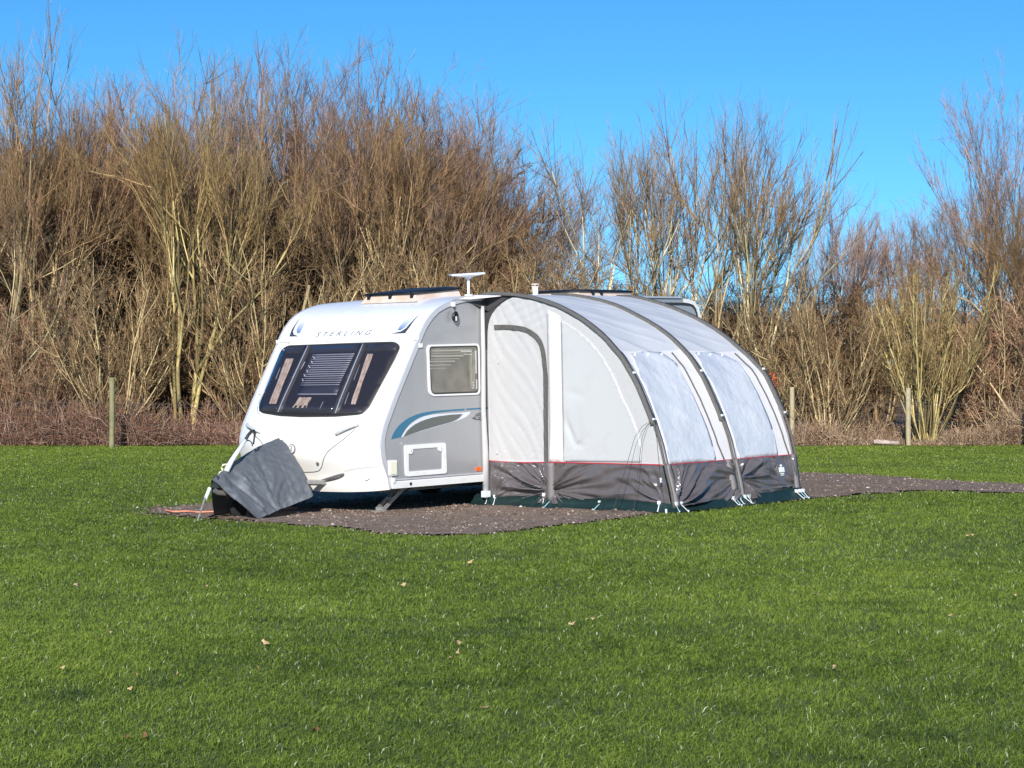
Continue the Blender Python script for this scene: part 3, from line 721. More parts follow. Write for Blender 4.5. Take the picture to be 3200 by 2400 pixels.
# --- roof fittings
def rooflight(x0, x1, y0, y1, zb, zt, zf, clips):
    """a long low rooflight: side walls, dark lid, clips"""
    mb = MB()
    def ring(g_, z0, z1): return [(x0 + g_, y0 + g_, z0), (x1 - g_, y0 + g_, z1), (x1 - g_, y1 - g_, z1), (x0 + g_, y1 - g_, z0)]
    V = ring(0, zb, zb) + ring(.05, zf, zt)
    mb.add(V, [(0, 1, 5, 4), (1, 2, 6, 5), (2, 3, 7, 6), (3, 0, 4, 7)])
    rl = mb.build('rooflight', M['skylight_side'], van)
    mb = MB(); V = ring(.02, zf, zt) + [(a, b, c + .022) for a, b, c in ring(.03, zf, zt)] + [(a, b, c + .034) for a, b, c in ring(.12, zf, zt)]
    F = [(3, 2, 1, 0)]
    for l0 in (0, 4):
        for k_ in range(4): F.append((l0 + k_, l0 + (k_ + 1) % 4, l0 + 4 + (k_ + 1) % 4, l0 + 4 + k_))
    F.append((8, 9, 10, 11)); mb.add(V, F); mb.build('rooflight_lid', M['skylight_dark'], rl, True)
    for (cx, cy) in clips:
        t = (cx - x0) / (x1 - x0)
        mb = MB(); mb.box((cx, cy, (zb + zf + (zt - zf) * t) / 2 + .008), (.045, .045, (zf - zb) + (zt - zf) * t + .005)); mb.build('clip', M['black_plastic'], rl)
    return rl
rooflight(1.10, 1.90, .52, 1.40, 2.325, 2.475, 2.415, [(1.145, 1.30), (1.145, .96), (1.145, .62)])
rooflight(4.15, 5.28, .62, 1.45, 2.40, 2.475, 2.475, [(4.45, .66), (4.62, .66)])
# flue on the roof
mb = MB(); mb.tube([(3.16, .5, 2.39), (3.16, .5, 2.52)], .034, 14); fl = mb.build('flue', M['white_plastic'], van, True)
mb = MB(); mb.disc((3.16, .5, 2.548), (0, 0, 1), .050, .012, 16)
for k in range(4): mb.box((3.16 + .035 * math.cos(k * 1.57 + .7), .5 + .035 * math.sin(k * 1.57 + .7), 2.53), (.01, .01, .03))
mb.build('flue_cap', M['skylight_side'], fl)

# dish on its mast
D0 = (1.96, .5, 2.40)
dish = empty('satellite_dish', VT(*D0), 'white flat satellite internet dish on a short mast on the caravan roof', 'satellite dish')
MB().tube([(1.96, .5, 2.40), (1.96, .5, 2.60)], .016, 10).build('mast', M['dish_white'], dish, True, off=D0)
MB().disc((1.96, .5, 2.405), (0, 0, 1), .05, .014, 16).build('mast_foot', M['dish_white'], dish, off=D0)
def dish_fn():
    rot = Matrix.Rotation(R(-40), 3, 'Z') @ Matrix.Rotation(R(-3), 3, 'Y') @ Matrix.Rotation(R(3), 3, 'X')
    c = Vector((1.955, .515, 2.648)); mb = MB()
    ol = rounded([(-.20, -.15), (.20, -.15), (.20, .15), (-.20, .15)], .04, 5); n = len(ol); V = []
    for z, s_ in ((.010, .97), (.008, 1), (-.006, 1), (-.022, .62), (-.034, .25)): V += [c + rot @ Vector((a * s_, b * s_, z)) for a, b in ol]
    F = [tuple(range(n)), tuple(range(4 * n, 5 * n))[::-1]]
    for k in range(4):
        for i in range(n): F.append((k * n + i, k * n + (i + 1) % n, (k + 1) * n + (i + 1) % n, (k + 1) * n + i))
    mb.add(V, F); mb.build('dish_panel', M['dish_white'], dish, off=D0)
    MB().disc((1.965, .505, 2.61), (0, 0, 1), .036, .03, 14).build('swivel', M['dish_white'], dish, off=D0)
dish_fn()
# black cable bundle hanging from the rail
cb0 = (1.12, -.03, 2.29)
cbn = empty('cable_bundle', VT(*cb0), 'small black looped cable hanging from a white clip on the grey caravan side', 'cable')
MB().box((1.122, -.022, 2.278), (.035, .03, .05)).build('clip', M['white_plastic'], cbn, off=cb0)
mb = MB(); mb.tube([(1.122, -.03, 2.26), (1.13, -.035, 2.21), (1.125, -.035, 2.18)], .005, 6)
for k in range(5):
    P = []; rr = .028 + .004 * k; a0 = k * .5
    for i in range(13): a = 2 * math.pi * i / 12; P.append((1.115 + rr * .8 * math.cos(a + a0) + .003 * k, -.03 - .006 * k, 2.14 + (rr + .012) * math.sin(a + a0)))
    mb.tube(P, .007, 6)
mb.build('cable_loop', M['black_plastic'], cbn, off=cb0)
MB().box((1.118, -.065, 2.118), (.012, .012, .05)).build('cable_tie', M['decal_white'], cbn, off=cb0)

# ------------------------------------------------------------ awning
XG = 1.663; XW = 2.49
AP = [(.02, 2.385), (-.15, 2.39), (-.3, 2.382), (-.5, 2.365), (-.70, 2.332), (-.9, 2.285), (-1.08, 2.228), (-1.25, 2.16), (-1.4, 2.085), (-1.54, 2.005), (-1.66, 1.92), (-1.77, 1.835), (-1.87, 1.74), (-1.95, 1.66), (-2.02, 1.57),
      (-2.08, 1.49), (-2.13, 1.41), (-2.24, 1.21), (-2.34, .985), (-2.385, .865), (-2.43, .74), (-2.49, .5), (-2.56, .25), (-2.61, .0)]
APa = np.array(AP); APd = np.r_[0, np.cumsum(np.hypot(*np.diff(APa, axis=0).T))]; AL = APd[-1]
BP = [(.02, 2.385), (-.15, 2.388), (-.3, 2.375), (-.5, 2.345), (-.694, 2.305), (-.88, 2.255), (-1.05, 2.192), (-1.21, 2.125), (-1.36, 2.055), (-1.5, 1.985), (-1.62, 1.91), (-1.73, 1.835), (-1.84, 1.745), (-1.93, 1.66), (-2.01, 1.57), (-2.07, 1.49), (-2.125, 1.41), (-2.24, 1.21), (-2.345, .985), (-2.39, .865), (-2.44, .74), (-2.50, .5), (-2.56, .25), (-2.60, 0)]
CP = [(.02, 2.385), (-.15, 2.385), (-.3, 2.358), (-.45, 2.325), (-.6, 2.285), (-.78, 2.23), (-.95, 2.168), (-1.1, 2.11), (-1.25, 2.04), (-1.40, 1.965), (-1.53, 1.885), (-1.65, 1.805), (-1.77, 1.715), (-1.875, 1.635), (-1.97, 1.555), (-2.05, 1.485), (-2.115, 1.41), (-2.235, 1.205), (-2.345, .98), (-2.39, .86), (-2.435, .73), (-2.49, .5), (-2.52, .25), (-2.55, 0)]
PRF = [np.array(AP), np.array(BP), np.array(CP)]
def s_z(z): return float(np.interp(-z, -APa[:, 1], APd)) if z < 2.37 else 0
def arc(s, x=0):
    t = min(max(x / (XW / 2), 0), 2); k = min(int(t), 1); t -= k
    P = PRF[k] * (1 - t) + PRF[k + 1] * t
    return float(np.interp(s, APd, P[:, 0])), float(np.interp(s, APd, P[:, 1]))
def arc_n(s, x=0):
    y0, z0 = arc(max(s - .06, 0), x); y1, z1 = arc(min(s + .06, AL), x); d = Vector((y1 - y0, z1 - z0)).normalized(); return Vector((d.y, -d.x))
def sag(x):
    for a in (0, XW / 2):
        t = (x - a) / (XW / 2)
        if 0 <= t <= 1: return math.sin(math.pi * t) ** .8 if 0 < t < 1 else 0
    return 0
def on_awn(x, s, off=0):
    y, z = arc(s, x); n = arc_n(s, x)
    if n.x > 0: n = -n
    n = -n if n.y < 0 else n
    d = off - .028 * sag(x) * math.sin(math.pi * min(max(s / AL, 0), 1)) + .004 * math.sin(x * 9 + s * 3) * sag(x)
    # tension creases running down across the roof bays
    t = (x % (XW / 2)) / (XW / 2)
    c = s - .75 * t
    d += .011 * sag(x) * (abs(math.sin(c * 4.2 + .5)) ** 14 + .6 * abs(math.sin(c * 7.7 + 1)) ** 18) * (1 if s < 2.6 else .4)
    return Vector((XG + x, y + n.x * d, z + n.y * d))
aw = empty('awning', VT(XG + XW / 2, -1.2, 0), 'white and grey drive-away porch awning with three dark curved poles beside the caravan', 'awning')
AO = (XG + XW / 2, -1.2, 0)
sR = s_z(1.73); sP = s_z(.505); sB = s_z(.075)
mb = MB(); mb.grid(lambda u, v: on_awn(XW * u, sR * v), 96, 110); mb.build('roof_panel', M['awning_roof'], aw, True, off=AO)
mb = MB(); mb.grid(lambda u, v: on_awn(XW * u, sR + (sP - sR) * v), 80, 50); mb.build('front_wall', M['awning_band'], aw, True, off=AO)
SZ = s_z
def awn_poly(pts): return [(x, SZ(z)) for x, z in pts]
for nm, pl in (('front_window', [(.225, 1.70), (.50, 1.725), (.83, 1.72), (.92, 1.60), (.935, 1.23), (.955, .96), (.965, .70), (.965, .515), (.105, .515), (.105, .70), (.105, 1.05), (.12, 1.44)]),
               ('front_window', [(1.44, 1.70), (1.75, 1.72), (2.06, 1.70), (2.16, 1.60), (2.185, 1.20), (2.20, .84), (2.185, .515), (1.40, .515), (1.37, .70), (1.355, 1.05), (1.345, 1.44)])):
    o = patch(MB(), rounded(awn_poly(pl), .03, 3), on_awn, .007, .001, .045).build(nm, M['awning_pane'], aw, True, off=AO)
    for k in range(3):
        x = pl[0][0] + .08 + k * .24; MB().box(on_awn(x, SZ(1.69 - .004 * k), .014), (.022, .012, .03)).build('toggle', M['strap_white'], o, off=AO)
for x0, x1, xe in ((1.005, 1.045, 1.10), (2.30, 2.35, 2.385)):
    pts = [(x0 + (x1 - x0) * t / 6, SZ(1.70 - 1.0 * t / 6)) for t in range(7)] + [(xe, SZ(.52))]
    mb = MB(); mb.tube([on_awn(a, b, .008) for a, b in resample(pts, 30)], .0095, 6); mb.build('zip', M['sleeve'], aw, True, off=AO)
# gable
def fold(c): return abs(math.sin(c)) ** 3
def gable(y, z, off=0):
    d = 0
    if -.92 < y < -.02 and .45 < z < 2.32:
        m = min(1, (y + .92) / .06, (-.02 - y) / .12); m = max(m, 0)
        c = (y - .52 * z) * 15 + 1.1 * math.sin(z * 2.3) + .9 * math.sin(y * 7)
        d += .003 * m * fold(c) - .007 * m * abs(math.sin(c * 1.6 + .7)) ** 22 - .004 * m * abs(math.sin(c * 2.9 + 2)) ** 30
    if z > 1.85 and y < -.2:
        c = (z + .36 * y) * 30; d += .008 * max(0, min(1, (z - 1.85) / .2)) * fold(c) * max(0, min(1, (y + 1.25) / .3))
    for (ya, za, yb, zb_, am, wd_) in ((-1.16, 1.00, -1.30, .72, .016, .035), (-1.30, .72, -1.42, .70, .012, .025), (-1.20, .62, -1.48, .80, .008, .018), (-1.50, .55, -1.78, .82, .013, .022), (-1.55, .54, -1.70, .64, .008, .03), (-1.18, 1.30, -1.42, 1.24, .006, .03), (-1.25, 1.22, -1.34, 1.33, .005, .02)):
        vx, vz = yb - ya, zb_ - za; t_ = min(max(((y - ya) * vx + (z - za) * vz) / (vx * vx + vz * vz), 0), 1)
        q2 = ((y - ya - t_ * vx) ** 2 + (z - za - t_ * vz) ** 2) / wd_ ** 2
        if q2 < 9: d -= am * math.exp(-q2) * (.4 + .6 * math.sin(math.pi * min(max(t_, .05), .95)))
    if y < -1.1:   # pole-side tension creases
        e = float(np.interp(z, APa[::-1, 1], APa[::-1, 0])) ; r_ = y - e
        if 0 < r_ < .3: d += .007 * fold((z * 1.0 + .8 * y) * 34) * math.sin(math.pi * r_ / .3)
    return Vector((XG - off - d, y, z))
top_edge = [(y, z) for y, z in AP if z >= .505 and y < -.42]
zr = .505
gpoly = [(-.035, zr), (-.035, 1.6), (-.04, 1.80), (-.045, 1.96), (-.06, 2.05), (-.085, 2.12), (-.13, 2.18), (-.19, 2.235), (-.26, 2.28), (-.34, 2.32), (-.42, 2.345)] + [(y, z - .015) for y, z in top_edge] + [(-2.488, zr)]
patch(MB(), gpoly, gable, 0, .0, .03).build('gable_wall', M['awning_white'], aw, True, off=AO)
MB().add([(XG + .02, -.0, 1.75), (XG + .02, -.0, 2.37), (XG + .02, -.42, 2.37), (XG + .02, -.75, 2.32), (XG + .02, -.42, 2.30), (XG + .02, -.1, 2.08)], [(0, 1, 2, 3, 4, 5)]).build('inner_flap', M['dark_flap'], aw, off=AO)
gp = rounded([(-1.13, 2.075), (-1.243, 2.022), (-1.388, 1.938), (-1.52, 1.845), (-1.625, 1.748), (-1.725, 1.635), (-1.812, 1.512), (-1.90, 1.36), (-1.971, 1.215), (-2.084, 1.029), (-2.16, .86), (-2.205, .696), (-2.202, .535), (-1.13, .525)], [.03] + [.02] * 12 + [.03], 2)
patch(MB(), gp, gable, .012, .0, .03).build('gable_window', M['gable_pane'], aw, True, off=AO)
patch(MB(), [(-.925, .51), (-.925, 2.2), (-1.115, 2.12), (-1.115, .51)][::-1], gable, .005, .0, .06).build('seam_band', M['awning_band'], aw, True, off=AO)
mb = MB()
for y in (-.995, -1.112): mb.tube([gable(y, .51 + (1.58 if y < -1.1 else 1.6) * t / 20, .009) for t in range(21)], .003, 5)
mb.build('seam', M['grey_plastic'], aw, off=AO)
zp = resample([(-.165, 2.022), (-.337, 2.020), (-.491, 2.008), (-.60, 1.99), (-.70, 1.95), (-.78, 1.90), (-.835, 1.83), (-.87, 1.73), (-.885, 1.6), (-.898, 1.447), (-.888, .87), (-.888, .505), (-.889, .13)], 60)
ribbon(MB(), zp, .048, gable, .024, .002).build('door_zip', M['sleeve'], aw, off=AO)
# edge strip against the caravan
mb = MB(); mb.tube([(1.605, -.03, .16), (1.60, -.035, .6), (1.585, -.03, 1.1), (1.60, -.03, 1.7), (1.60, -.03, 2.26)], [.04, .036, .028, .026, .022], 10); mb.build('edge_pad', M['awning_white'], aw, True, off=AO)
MB().box((1.585, -.045, .14), (.09, .06, .07)).build('pad_foot', M['strap_white'], aw, off=AO)
# small roof overhang flap along the rail in front of the gable
mb = MB()
mb.add([(1.17, -.015, 2.335), (1.30, -.016, 2.362), (1.45, -.016, 2.378), (XG + .02, -.01, 2.39), (XG + .02, -.32, 2.372), (1.52, -.14, 2.350), (1.36, -.06, 2.335)], [(0, 1, 6), (1, 2, 5, 6), (2, 3, 4, 5)]); mb.build('rail_flap', M['awning_band'], aw, off=AO)
mb = MB(); mb.add([(1.25, -.010, 2.335), (XG + .01, -.010, 2.36), (XG + .01, -.05, 2.20), (1.45, -.014, 2.29), (XG + .01, -.35, 2.35)], [(0, 1, 2, 3), (1, 4, 2)]); mb.build('under_flap', M['dark_flap'], aw, off=AO)
# poles in their sleeves
for i, x in enumerate((0.0, XW / 2, XW)):
    pts = [(x + .0, APd[0] + (s_z(.93) - APd[0]) * t / 60) for t in range(61)]
    mb = MB(); ribbon(mb, [(x + (.003 * math.sin(t * .9)), p[1]) for t, p in enumerate(pts)], .066, on_awn, .030, -.005)
    sl = mb.build('pole_sleeve', M['sleeve'], aw, True, off=AO)
    mb = MB(); low = [on_awn(x + .0, s_z(.95) + (AL - .05 - s_z(.95)) * t / 14, .024) for t in range(15)]; mb.tube(low, .014, 8); mb.build('pole', M['sleeve'], sl, True, off=AO)
    mb = MB(); ribbon(mb, [(x + .055 + .02 * t / 12, s_z(1.05) + (s_z(.50) - s_z(1.05)) * t / 12) for t in range(13)] if i < 2 else [(x - .03, s_z(1.05) + (s_z(.50) - s_z(1.05)) * t / 12) for t in range(13)], .032, on_awn, .012, .0); mb.build('sleeve_tail', M['skirt_band'], sl, True, off=AO)
    for z in (1.47, .98): MB().box(on_awn(x, s_z(z), .04), (.035, .02, .022)).build('pole_clip', M['strap_white'], sl, off=AO)
    if i < 2:
        mb = MB(); ribbon(mb, [(x + .07, SZ(1.72) + (SZ(.52) - SZ(1.72)) * t / 20) for t in range(21)], .05, on_awn, .008, 0); mb.build('sleeve_band', M['awning_white'], sl, True, off=AO)
# skirts with radiating folds
def radial(a, z, anchors):
    d = 0
    for (ca, cz, k, amp, r0, ph) in anchors:
        dx, dz = a - ca, z - cz; r = math.hypot(dx, dz)
        if r < 1e-4: continue
        an = math.atan2(dz, dx)
        d += amp * (abs(math.sin(an * k * .62 + ph + .9 * math.sin(an * 3.1 + ph * 2) + .5 * math.sin(r * 6))) ** 1.5 * (.6 + .4 * math.sin(an * 5.3 + ph)) - .3) * min(r / .16, 1) * math.exp(-(r / r0) ** 2)
        d += amp * .32 * (abs(math.sin(an * k * 1.25 + 1.7 * math.sin(an * 2.2 + ph) + ph)) ** 3 - .3) * min(r / .14, 1) * math.exp(-(r / (r0 * .85)) ** 2)
    return d
GA = [(-.93, .20, 15, .13, .75, .3), (-.05, .06, 12, .08, .5, 1), (-2.45, .10, 11, .06, .55, 0)]
def gsk(u, v):
    y = -.035 - 2.50 * u
    zb = .055 + .028 * math.sin(math.pi * min(max((-.1 - y) / .78, 0), 1)) + .012 * abs(math.sin((y + .9) * 3.6)); yy = y
    z = zr + (zb - zr) * v
    e = float(np.interp(z, APa[::-1, 1], APa[::-1, 0])); yy = -.035 + (y + .035) * (e + .035) / (-2.50)
    m = min(1, v * 8) * min(1, u * 20, (1 - u) * 12)
    d = radial(y, z, GA) * m
    if y < -1.65: d += .016 * m * math.sin(z * 42 + 1.5 * math.sin(y * 7)) * min(1, (-1.65 - y) / .2)
    d += .004 * math.sin(y * 23 + z * 11)
    return Vector((XG - .004 - max(d + .012, -.01), yy, z))
mb = MB(); mb.grid(gsk, 220, 46); mb.build('gable_skirt', M['skirt'], aw, True, off=AO)
FA = [(.04, .06, 18, .13, 1.0, .2), (1.32, .30, 13, .10, .65, .6), (2.42, .16, 14, .09, .75, .4), (1.95, .62, 8, .05, .35, 1)]
def fsk(u, v):
    x = XW * u
    arch = .040 * math.sin(math.pi * ((x % (XW / 2)) / (XW / 2))) if 0 < u < 1 else 0
    s0, s1 = sP, s_z(.040 + arch); s = s0 + (s1 - s0) * v; z = arc(s)[1]
    m = min(1, v * 8) * min(1, u * 25, (1 - u) * 25) * min(1, abs(x - XW / 2) / .08) * min(1, max(0, math.hypot(x - 2.17, z - .33) - .09) / .10)
    d = radial(x, z, FA) * m + .003 * math.sin(x * 27 + z * 13)
    return on_awn(x, s, .006 + max(d + .012, -.01))
mb = MB(); mb.grid(fsk, 240, 46); mb.build('front_skirt', M['skirt'], aw, True, off=AO)
for x in (.06, XW / 2 - .09, XW / 2 + .045, XW - .045):
    ribbon(MB(), [(x + .01 * t / 10, sP + (s_z(.06) - sP) * t / 10) for t in range(11)], .078 if x < .5 or x > 2 else (.085 if x < XW / 2 else .05), on_awn, .040, .004).build('skirt_band', M['skirt_band'], aw, True, off=AO)
ribbon(MB(), [(-.955, zr - .42 * t / 10) for t in range(11)], .085, gable, .050, .004).build('skirt_band', M['skirt_band'], aw, True, off=AO)
mb = MB(); mb.tube([gable(-.035 - 2.45 * t / 60, zr + .006 - .012 * math.sin(math.pi * min(t / 22, 1)), .012) for t in range(61)] , .0075, 6); mb.tube([on_awn(XW * t / 60, sP, .012) for t in range(61)], .0075, 6); mb.build('red_piping', M['red_piping'], aw, True, off=AO)
# straps and pegs at the foot of the walls
def strap(p, q, m):
    p, q = Vector(p), Vector(q); mb = MB(); n = 6; d = (q - p)
    side = Vector((.009, .009, 0))
    for s_ in (-1, 1): mb.tube([p + side * s_, q + side * s_], .004, 5)
    for k in range(n + 1): c = p + d * k / n; mb.tube([c - side, c + side], .004, 5)
    o = mb.build('peg_strap', m, aw, off=AO)
    mb = MB(); mb.tube([q + Vector((0, 0, .02)), q + Vector((.0, 0, -.01))], .006, 6); mb.box(p + Vector((0, 0, .012)), (.03, .03, .035)); mb.build('peg_hook', M['strap_white'], o, off=AO)
for y, h in ((-.02, .09), (-.14, .10), (-.86, .14), (-.95, .09), (-1.65, .08), (-2.45, .10)):
    strap((XG - .03, y * (1 if y > -2.4 else 1.0), h), (XG - .09 - (.09 if y in (-.95, -1.65) else .0), y - .02, .012), M['strap_teal'] if y in (-.95, -1.65) else M['strap_white'])
for i, (x, t) in enumerate(((.03, 1), (.12, 0), (1.07, 0), (1.13, 1), (1.20, 0), (1.30, 0), (1.38, 0), (2.33, 0), (2.40, 1), (2.46, 0))):
    y, z = arc(s_z(.08)); strap((XG + x, y - .03, .09), (XG + x + .03 * ((i % 3) - 1), y - .10 - .03 * (i % 2), .012), M['strap_teal'] if t else M['strap_white'])
# printed emblem on the skirt
mb = MB()
def em(pl): patch(mb, awn_poly([(2.17 + a, .315 + b) for a, b in pl]), on_awn, .030, .020, None)
em([(-.045, .06), (-.045, .005), (.05, .005), (.05, .06), (.028, .035), (.018, .062), (-.014, .062), (-.024, .035)])
em([(-.012, .068), (.016, .068), (.016, .09), (-.012, .09)])
em([(-.03, -.005), (.036, -.005), (.036, -.016), (-.03, -.016)])
em([(-.02, -.024), (.028, -.024), (.028, -.034), (-.02, -.034)])
mb.build('skirt_emblem', M['strap_white'], aw, off=AO)
# toggle marks on the door
mb = MB()
for y, z in ((-.20, 1.62), (-.165, .60)): MB().disc(gable(y, z, .014), (1, 0, 0), .012, .006, 10).build('door_toggle', M['grey_plastic'], aw, off=AO)
# back gable and inner side so the tent is closed
mb = MB(); bp = [(y, z) for y, z in CP] + [(0.0, 0.0)]; mb.add([(XG + XW, y, z) for y, z in bp], [tuple(range(len(bp)))]); mb.build('rear_gable', M['awning_white'], aw, off=AO)

# green groundsheet, turned up against the foot of the awning
gs0 = (XG + XW / 2, -1.2, 0)
mb = MB()
path = [(XG - .02, .18), (XG - .03, -.6), (XG - .03, -1.4), (XG - .03, -2.2), (XG - .02, -2.58), (XG + .5, -2.60), (XG + 1.25, -2.605), (XG + 1.9, -2.60), (XG + XW + .03, -2.60), (XG + XW + .10, -2.3), (XG + XW + .12, -.2)]
pp = resample(path, 90)
V = []; F = []
cen = Vector((XG + XW / 2, -1.2))
for i, (x, y) in enumerate(pp):
    p = Vector((x, y)); a = Vector(pp[max(i - 1, 0)]); b = Vector(pp[min(i + 1, len(pp) - 1)]); d = (b - a).normalized(); n = Vector((d.y, -d.x))
    if n.dot(p - cen) < 0: n = -n
    w1 = .5 + .5 * math.sin(i * .9) * math.sin(i * .37); w2 = .5 + .5 * math.sin(i * .53 + 2)
    row = [p - n * .10, p - n * .012, p + n * (.018 + .012 * w1), p + n * (.05 + .03 * w2), p + n * (.10 + .05 * w1)]
    zz = [.12, .118 + .02 * w2, .062 + .02 * w1, .022 + .01 * w1, .012 + .010 * w2]
    V += [(q_.x, q_.y, z) for q_, z in zip(row, zz)]
for i in range(len(pp) - 1):
    for k in range(4): F.append((i * 5 + k, (i + 1) * 5 + k, (i + 1) * 5 + k + 1, i * 5 + k + 1))
mb.add(V, F); mb.box((XG + XW / 2, -1.2, .012), (XW - .1, 2.6, .012))
gsh = mb.build('groundsheet', M['groundsheet'], None, True, off=gs0); gsh.matrix_world = VT(*gs0)
tag(gsh, 'dark green groundsheet showing below the grey skirt of the awning', 'groundsheet')

# guy ropes
def rope(name, pts, label, peg, toggle=None, r=.0026):
    o0 = pts[-1]
    e = empty(name, VT(*o0), label, 'guy rope', 'guy ropes of the awning')
    MB().tube(pts, r, 5).build('line', M['rope'], e, off=o0)
    if toggle: MB().tube([toggle, Vector(toggle) + Vector((.004, -.004, -.05))], .011, 6).build('runner', M['strap_white'], e, off=o0)
    MB().tube([Vector(o0) + Vector((0, 0, .05)), Vector(o0) + Vector((.01, 0, -.03))], .012, 6).build('peg', peg, e, off=o0)
pA = on_awn(0, s_z(.98), .05); pB = on_awn(XW / 2, s_z(.98), .05); pC = on_awn(XW, s_z(.98), .05)
rope('guy_rope', [pA, (1.56, -2.52, .45), (1.47, -2.66, .01)], 'taut dark guy rope running straight down beside the nearest awning pole', M['strap_white'], (1.545, -2.54, .38))
rope('guy_rope', [pA, (1.58, -2.28, .92), (1.50, -2.24, .80), (1.25, -2.12, .01)], 'slack left strand of the pair of guy ropes crossing the gable skirt', M['rope'], None)
rope('guy_rope', [pA, (1.60, -2.33, .93), (1.55, -2.30, .80), (1.38, -2.30, .01)], 'right strand of the pair of guy ropes crossing the gable skirt', M['rope'], None)
rope('guy_rope', [pB, pB + Vector((.01, -.06, -.3)), pB + Vector((.05, -.12, -.60)), (XG + 1.33, -2.74, .01)], 'short guy rope hanging down along the middle awning pole', M['rope'], tuple(pB + Vector((.04, -.10, -.48))))
rope('guy_rope', [pC, (4.45, -3.30, .0)], 'guy rope stretched from the far awning pole across the track', M['rope'], None, .003)

# ------------------------------------------------------------ grey cover over the drawbar
tp0 = (-.9, 1.0, 0)
tp = empty('drawbar_cover', VT(*tp0), 'crumpled dark grey folded sheet draped over the drawbar in front of the caravan', 'cover')
A = Vector((-1.48, 1.10, .445)); B = Vector((-.30, 1.32, .835)); Cc = Vector((-.37, .74, .205)); Dd = Vector((-1.22, .70, .02))
vn = lambda a, b: float(vnoise(np.array(a), np.array(b), 1.0, 17)) - .5
def tarp(u, v, k=0):
    top = A + (B - A) * u; bot = Dd + (Cc - Dd) * u
    p = top + (bot - top) * v
    p = p + Vector((-.03, -.05, -.012)) * math.sin(math.pi * v) * (1 - u) ** 2 + Vector((-.02, -.07, .03)) * math.sin(math.pi * v) * u
    p.z += .05 * math.sin(math.pi * u) * (1 - v)
    n = Vector((-.25, -.85, .45))
    c = (u * .9 + v * .12)
    f = .016 * abs(math.sin(c * 17)) ** 4 * (u < .45) + .012 * math.sin(u * 11 + v * 5 + 2 * math.sin(v * 4)) * math.sin(v * 7 + u * 3)
    f += .010 * math.sin(u * 31 + 3 * math.sin(v * 9)) * math.sin(v * 23 + 2 * math.sin(u * 12)) * (u > .35)
    for (c0, sl_, am) in ((.12, .10, .022), (.21, .14, .016), (.30, .06, .010), (.62, -.25, .012), (.80, -.1, .010)):
        q_ = (u - c0 - sl_ * v) / .018; f -= am * math.exp(-q_ * q_) * min(1, v * 4)
    f += .012 * vn(u * 9 + 3, v * 7) + .008 * vn(u * 21, v * 17)
    return p + n * (f + k)
mb = MB(); mb.grid(lambda u, v: tarp(u, v), 70, 50); mb.grid(lambda u, v: tarp(u, v, -.008), 70, 50)
mb.build('sheet', M['tarp'], tp, True, off=tp0)
mb = MB()
def t2(u, v, k=-.022): return tarp(.55 + .45 * u, v * .96, k) + Vector((.035, -.0, -.02)) * u + Vector((0.045, 0, .012)) * u * (1 - v) * .6
mb.grid(t2, 20, 30); mb.build('folded_layer', M['tarp'], tp, True, off=tp0)
E1 = Vector((-1.12, 1.50, .02)); E2 = Vector((-.45, 1.80, .02))
def back(u, v):
    top = A + (B - A) * u * .97 + Vector((0, .02, -.012)); bot = E1 + (E2 - E1) * u
    p = top + (bot - top) * v; p += Vector((.05, .04, 0)) * math.sin(v * 9 + u * 5) * .35 * v; return p
mb = MB(); mb.grid(back, 24, 20); mb.build('back_sheet', M['tarp'], tp, True, off=tp0)
def lip(u, v):
    a = Vector((-1.20, 1.52, .02)) + (Vector((-.62, 1.36, .03)) - Vector((-1.20, 1.52, .02))) * u
    return a + Vector((-.12, -.16, .012 + .02 * math.sin(u * 8))) * v
mb = MB(); mb.grid(lip, 14, 5); mb.build('ground_fold', M['tarp'], tp, True, off=tp0)
mb = MB(); mb.tube([(-1.44, 1.12, .33), (-1.40, 1.10, .30), (-1.33, 1.06, .29)], .03, 8); mb.build('strap_end', M['lens_grey'], tp, off=tp0)
# brake lever / hitch lock
lv0 = (-1.2, 1.1, .45)
lv = empty('stabiliser_lever', VT(*lv0), 'white lever with a black hooked grip standing up from the drawbar', 'lever')
MB().tube([(-1.28, 1.1, .52), (-1.2, 1.1, .63), (-1.0, 1.1, .84)], [.030, .026, .020], 10).build('lever_tube', M['dish_white'], lv, True, off=lv0)
MB().tube([(-1.0, 1.1, .84), (-.96, 1.1, .89), (-.91, 1.1, .93), (-.875, 1.1, .935), (-.86, 1.1, .91), (-.87, 1.1, .86), (-.885, 1.1, .79)], [.018, .018, .018, .017, .014, .010, .009], 8).build('grip', M['dark_gasket'], lv, True, off=lv0)
MB().tube([(-.99, 1.11, .83), (-.94, 1.11, .835), (-.90, 1.11, .81), (-.89, 1.11, .77)], .007, 6).build('release_cable', M['dark_gasket'], lv, off=lv0)
# pale handle frame sticking out of the left of the cover
fr0 = (-1.4, 1.2, .5)
fr_ = MB(); fr_.tube([(-1.20, 1.2, .47), (-1.26, 1.2, .55), (-1.24, 1.2, .585), (-1.10, 1.2, .59)], .009, 6); fr_.tube([(-1.22, 1.2, .52), (-1.28, 1.2, .51), (-1.32, 1.2, .46)], .008, 6)
fo = fr_.build('hitch_handle', M['cream_plastic'], None, True, off=fr0); fo.matrix_world = VT(*fr0); tag(fo, 'pale bent handle poking out at the upper left edge of the grey cover', 'handle')
